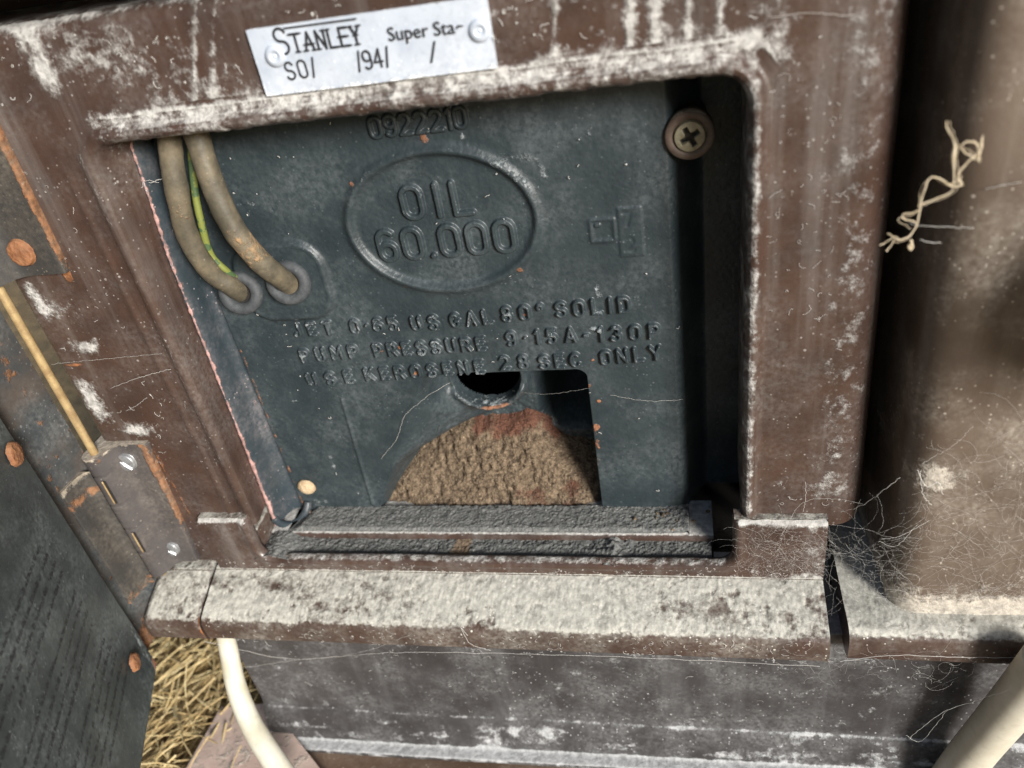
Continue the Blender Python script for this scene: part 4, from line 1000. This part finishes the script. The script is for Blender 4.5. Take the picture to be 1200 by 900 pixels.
def fibre(c, L, ux, uz, curl, nn=7):
    a = random.uniform(0, 2 * math.pi); p = [np.array(c, float)]
    da = random.gauss(0, curl)
    for _ in range(nn - 1):
        a += da + random.gauss(0, curl * .6); p.append(p[-1] + (math.cos(a) * np.array(ux) + math.sin(a) * np.array(uz)) * L / (nn - 1))
    return np.array(p)
ex, ey, ez = np.array([1.0, 0, 0]), np.array([0, 1.0, 0]), np.array([0, 0, 1.0])
# lint on the casing
paths, rads = [], []
CURL = .7
def scatter(n, rect, y, Lr, rr2, dens=None, ux=ex, uz=ez):
    for _ in range(n):
        x, z = random.uniform(rect[0], rect[1]), random.uniform(rect[2], rect[3])
        if dens is not None and random.random() > dens(x, z): continue
        paths.append(fibre((x, y, z), random.uniform(*Lr) * random.random() ** .8 + .0006, ux, uz, CURL)); rads.append(random.uniform(*rr2))
cl_n = lambda x, z: float(ss(.42, .62, fb(np.array([x * 55]), np.array([z * 55]), 3, 3))[0])
scatter(330, (-.225, .047, -.0535, -.024), D - .0003, (.001, .0035), (.00005, .00013), cl_n)
scatter(150, (.0225, .049, -.215, -.056), D - .0003, (.001, .005), (.00003, .00007), cl_n)
scatter(110, (-.228, -.186, -.215, -.06), D - .0003, (.001, .004), (.00003, .00007), cl_n)
scatter(150, (-.2, .048, -.243, -.238), YS - .0003, (.001, .003), (.00003, .00008))
scatter(240, (-.2, .20, -.34, -.266), .2030, (.001, .005), (.00003, .00007), cl_n)
scatter(70, (-.16, .0, -.235, -.06), P_ - .0009, (.0006, .0025), (.00006, .00012), lambda x, z: 0.0 if (-.137 < x < -.036 and z < -.16) else 1.0)
scatter(160, (-.2, .048, -.263, -.253), .1926, (.001, .005), (.00003, .00007))
o = tubes('lint', paths, rads, MT['web'], None, 4); tag(o, 'short pale lint fibres clinging all over the painted metal', 'lint', None, 'stuff')
# cobweb tangle low on the right
CURL = .32
paths, rads = [], []
scatter(1300, (.072, .17, -.246, -.165), .2028, (.005, .026), (.000009, .000022), lambda x, z: .25 + .75 * float(ss(-.17, -.235, z)))
scatter(170, (.050, .082, -.246, -.205), .2040, (.008, .03), (.000008, .00002))
scatter(260, (.018, .050, -.243, -.216), YS - .0008, (.005, .02), (.000008, .00002))
scatter(120, (.03, .16, -.272, -.256), .1924, (.006, .02), (.00001, .000025))
def strand(l, r=.00009, n=30, jit=.0004):
    p = curve3(l, n); p += RNG.randn(n, 3) * jit * .3; paths.append(p); rads.append(r * .45)
strand([(985, 600, .214), (1010, 592, .208), (1035, 575, .2025), (1055, 560, .2025)], .00014)
strand([(1033, 632, .2025), (1055, 628, .2015), (1090, 610, .2025)], .00016); strand([(1030, 634, .2025), (1050, 640, .2015), (1075, 615, .2025)], .00012)
strand([(1075, 550, .2025), (1085, 570, .2015), (1100, 565, .2025), (1105, 580, .2025)], .00022); strand([(1078, 552, .2025), (1082, 580, .2015), (1092, 592, .2025)], .00018)
strand([(1078, 545, .2025), (1120, 520, .2025), (1140, 500, .2025)], .00009)
strand([(1066, 262, .2025), (1085, 265, .2015), (1110, 266, .2025), (1142, 268, .2028)], .00014); strand([(1155, 222, .2025), (1180, 216, .2025), (1199, 213, .2025)], .00014)
strand([(1078, 281, .2025), (1090, 284, .2025), (1102, 284, .2025)], .00018)
strand([(1066, 865, .186), (1100, 838, .185), (1140, 822, .184), (1185, 808, .17)], .00016); strand([(1062, 862, .186), (1080, 868, .186), (1110, 832, .185)], .00012)
strand([(985, 775, .192), (1050, 768, .1915), (1120, 770, .192), (1199, 771, .192)], .0002); strand([(240, 752, .192), (340, 772, .2), (460, 765, .1925), (600, 766, .192), (760, 771, .1925), (960, 781, .1925)], .00016, 60)
strand([(268, 785, .201), (330, 776, .2), (420, 765, .196), (480, 744, .192)], .00012, 40)
strand([(690, 455, P_ - .001), (640, 462, P_ + .008), (600, 458, P_ + .018)], .00009); strand([(715, 463, P_ - .001), (760, 470, P_ - .002), (800, 468, P_ - .001)], .00009)
strand([(527, 448, P_ - .001), (500, 465, P_ - .003), (474, 488, P_ - .002), (466, 512, P_ - .001), (446, 538, P_ - .001)], .00012)
strand([(166, 212, .235), (176, 214, .233), (188, 210, .232), (196, 212, .232)], .00025); strand([(154, 236, .231), (164, 224, .231), (170, 212, .232), (186, 214, .232)], .00014)
strand([(130, 455, D - .002), (165, 442, D - .003), (200, 432, D - .001)], .00013); strand([(147, 482, D - .001), (160, 475, D - .001), (172, 466, D - .001)], .00013)
strand([(60, 427, D - .001), (120, 421, D - .001), (190, 414, D - .001)], .00009)
pass
strand([(915, 628, .2135), (940, 590, .213), (980, 585, .212), (1010, 590, .208)], .0001); strand([(944, 565, D - .001), (944, 585, D - .001), (941, 600, D - .001)], .00013)
strand([(905, 20, D - .001), (950, 15, D - .001), (990, 18, D - .001), (1050, 20, .226)], .00012); strand([(548, 745, .192), (540, 735, .192), (552, 755, .192), (575, 762, .192)], .00018)
o = tubes('cobweb', paths, rads, MT['web'], None, 4); tag(o, 'fine grey cobwebs over the sill end and foot of the side panel', 'cobweb', None, 'stuff')
# crumbs of grit on tray and sill
def crumbs(name, n, gen, mat, sz):
    V, Fc = [], []
    ico = bmesh.new(); bmesh.ops.create_icosphere(ico, subdivisions=2, radius=1); iv = np.array([v.co[:] for v in ico.verts]); fi = np.array([[v.index for v in f.verts] for f in ico.faces]); ico.free()
    o = 0
    for i in range(n):
        c = gen(); r = random.uniform(*sz); q = iv * np.array([random.uniform(.7, 1.3), random.uniform(.7, 1.3), random.uniform(.5, .9)]) * r
        q = q * (1 + .5 * (fb(iv[:, 0] * 1.7 + i * 3.1, iv[:, 1] * 1.7, i, 2, iv[:, 2] * 1.7) - .5))[:, None]
        V.append(q + c); Fc.append(fi + o); o += len(iv)
    return raw(name, np.vstack(V), np.vstack(Fc), mat, None, None, False)
def g1():
    t = random.random()
    if t < .45: return np.array([random.gauss(-.031, .005), random.gauss(.2265, .002), -.2405])
    if t < .65: return np.array([random.gauss(-.006, .006), random.gauss(.240, .003), -.2335])
    if t < .9: return np.array([random.uniform(-.17, .0), random.uniform(.231, .244), -.2345])
    return np.array([random.uniform(-.17, .0), random.uniform(.219, .229), -.2408])
o = crumbs('grit_crumbs', 170, g1, MT['dirt'], (.0003, .0011)); tag(o, 'small crumbs of rust and mortar on the tray', 'crumbs', None, 'stuff')
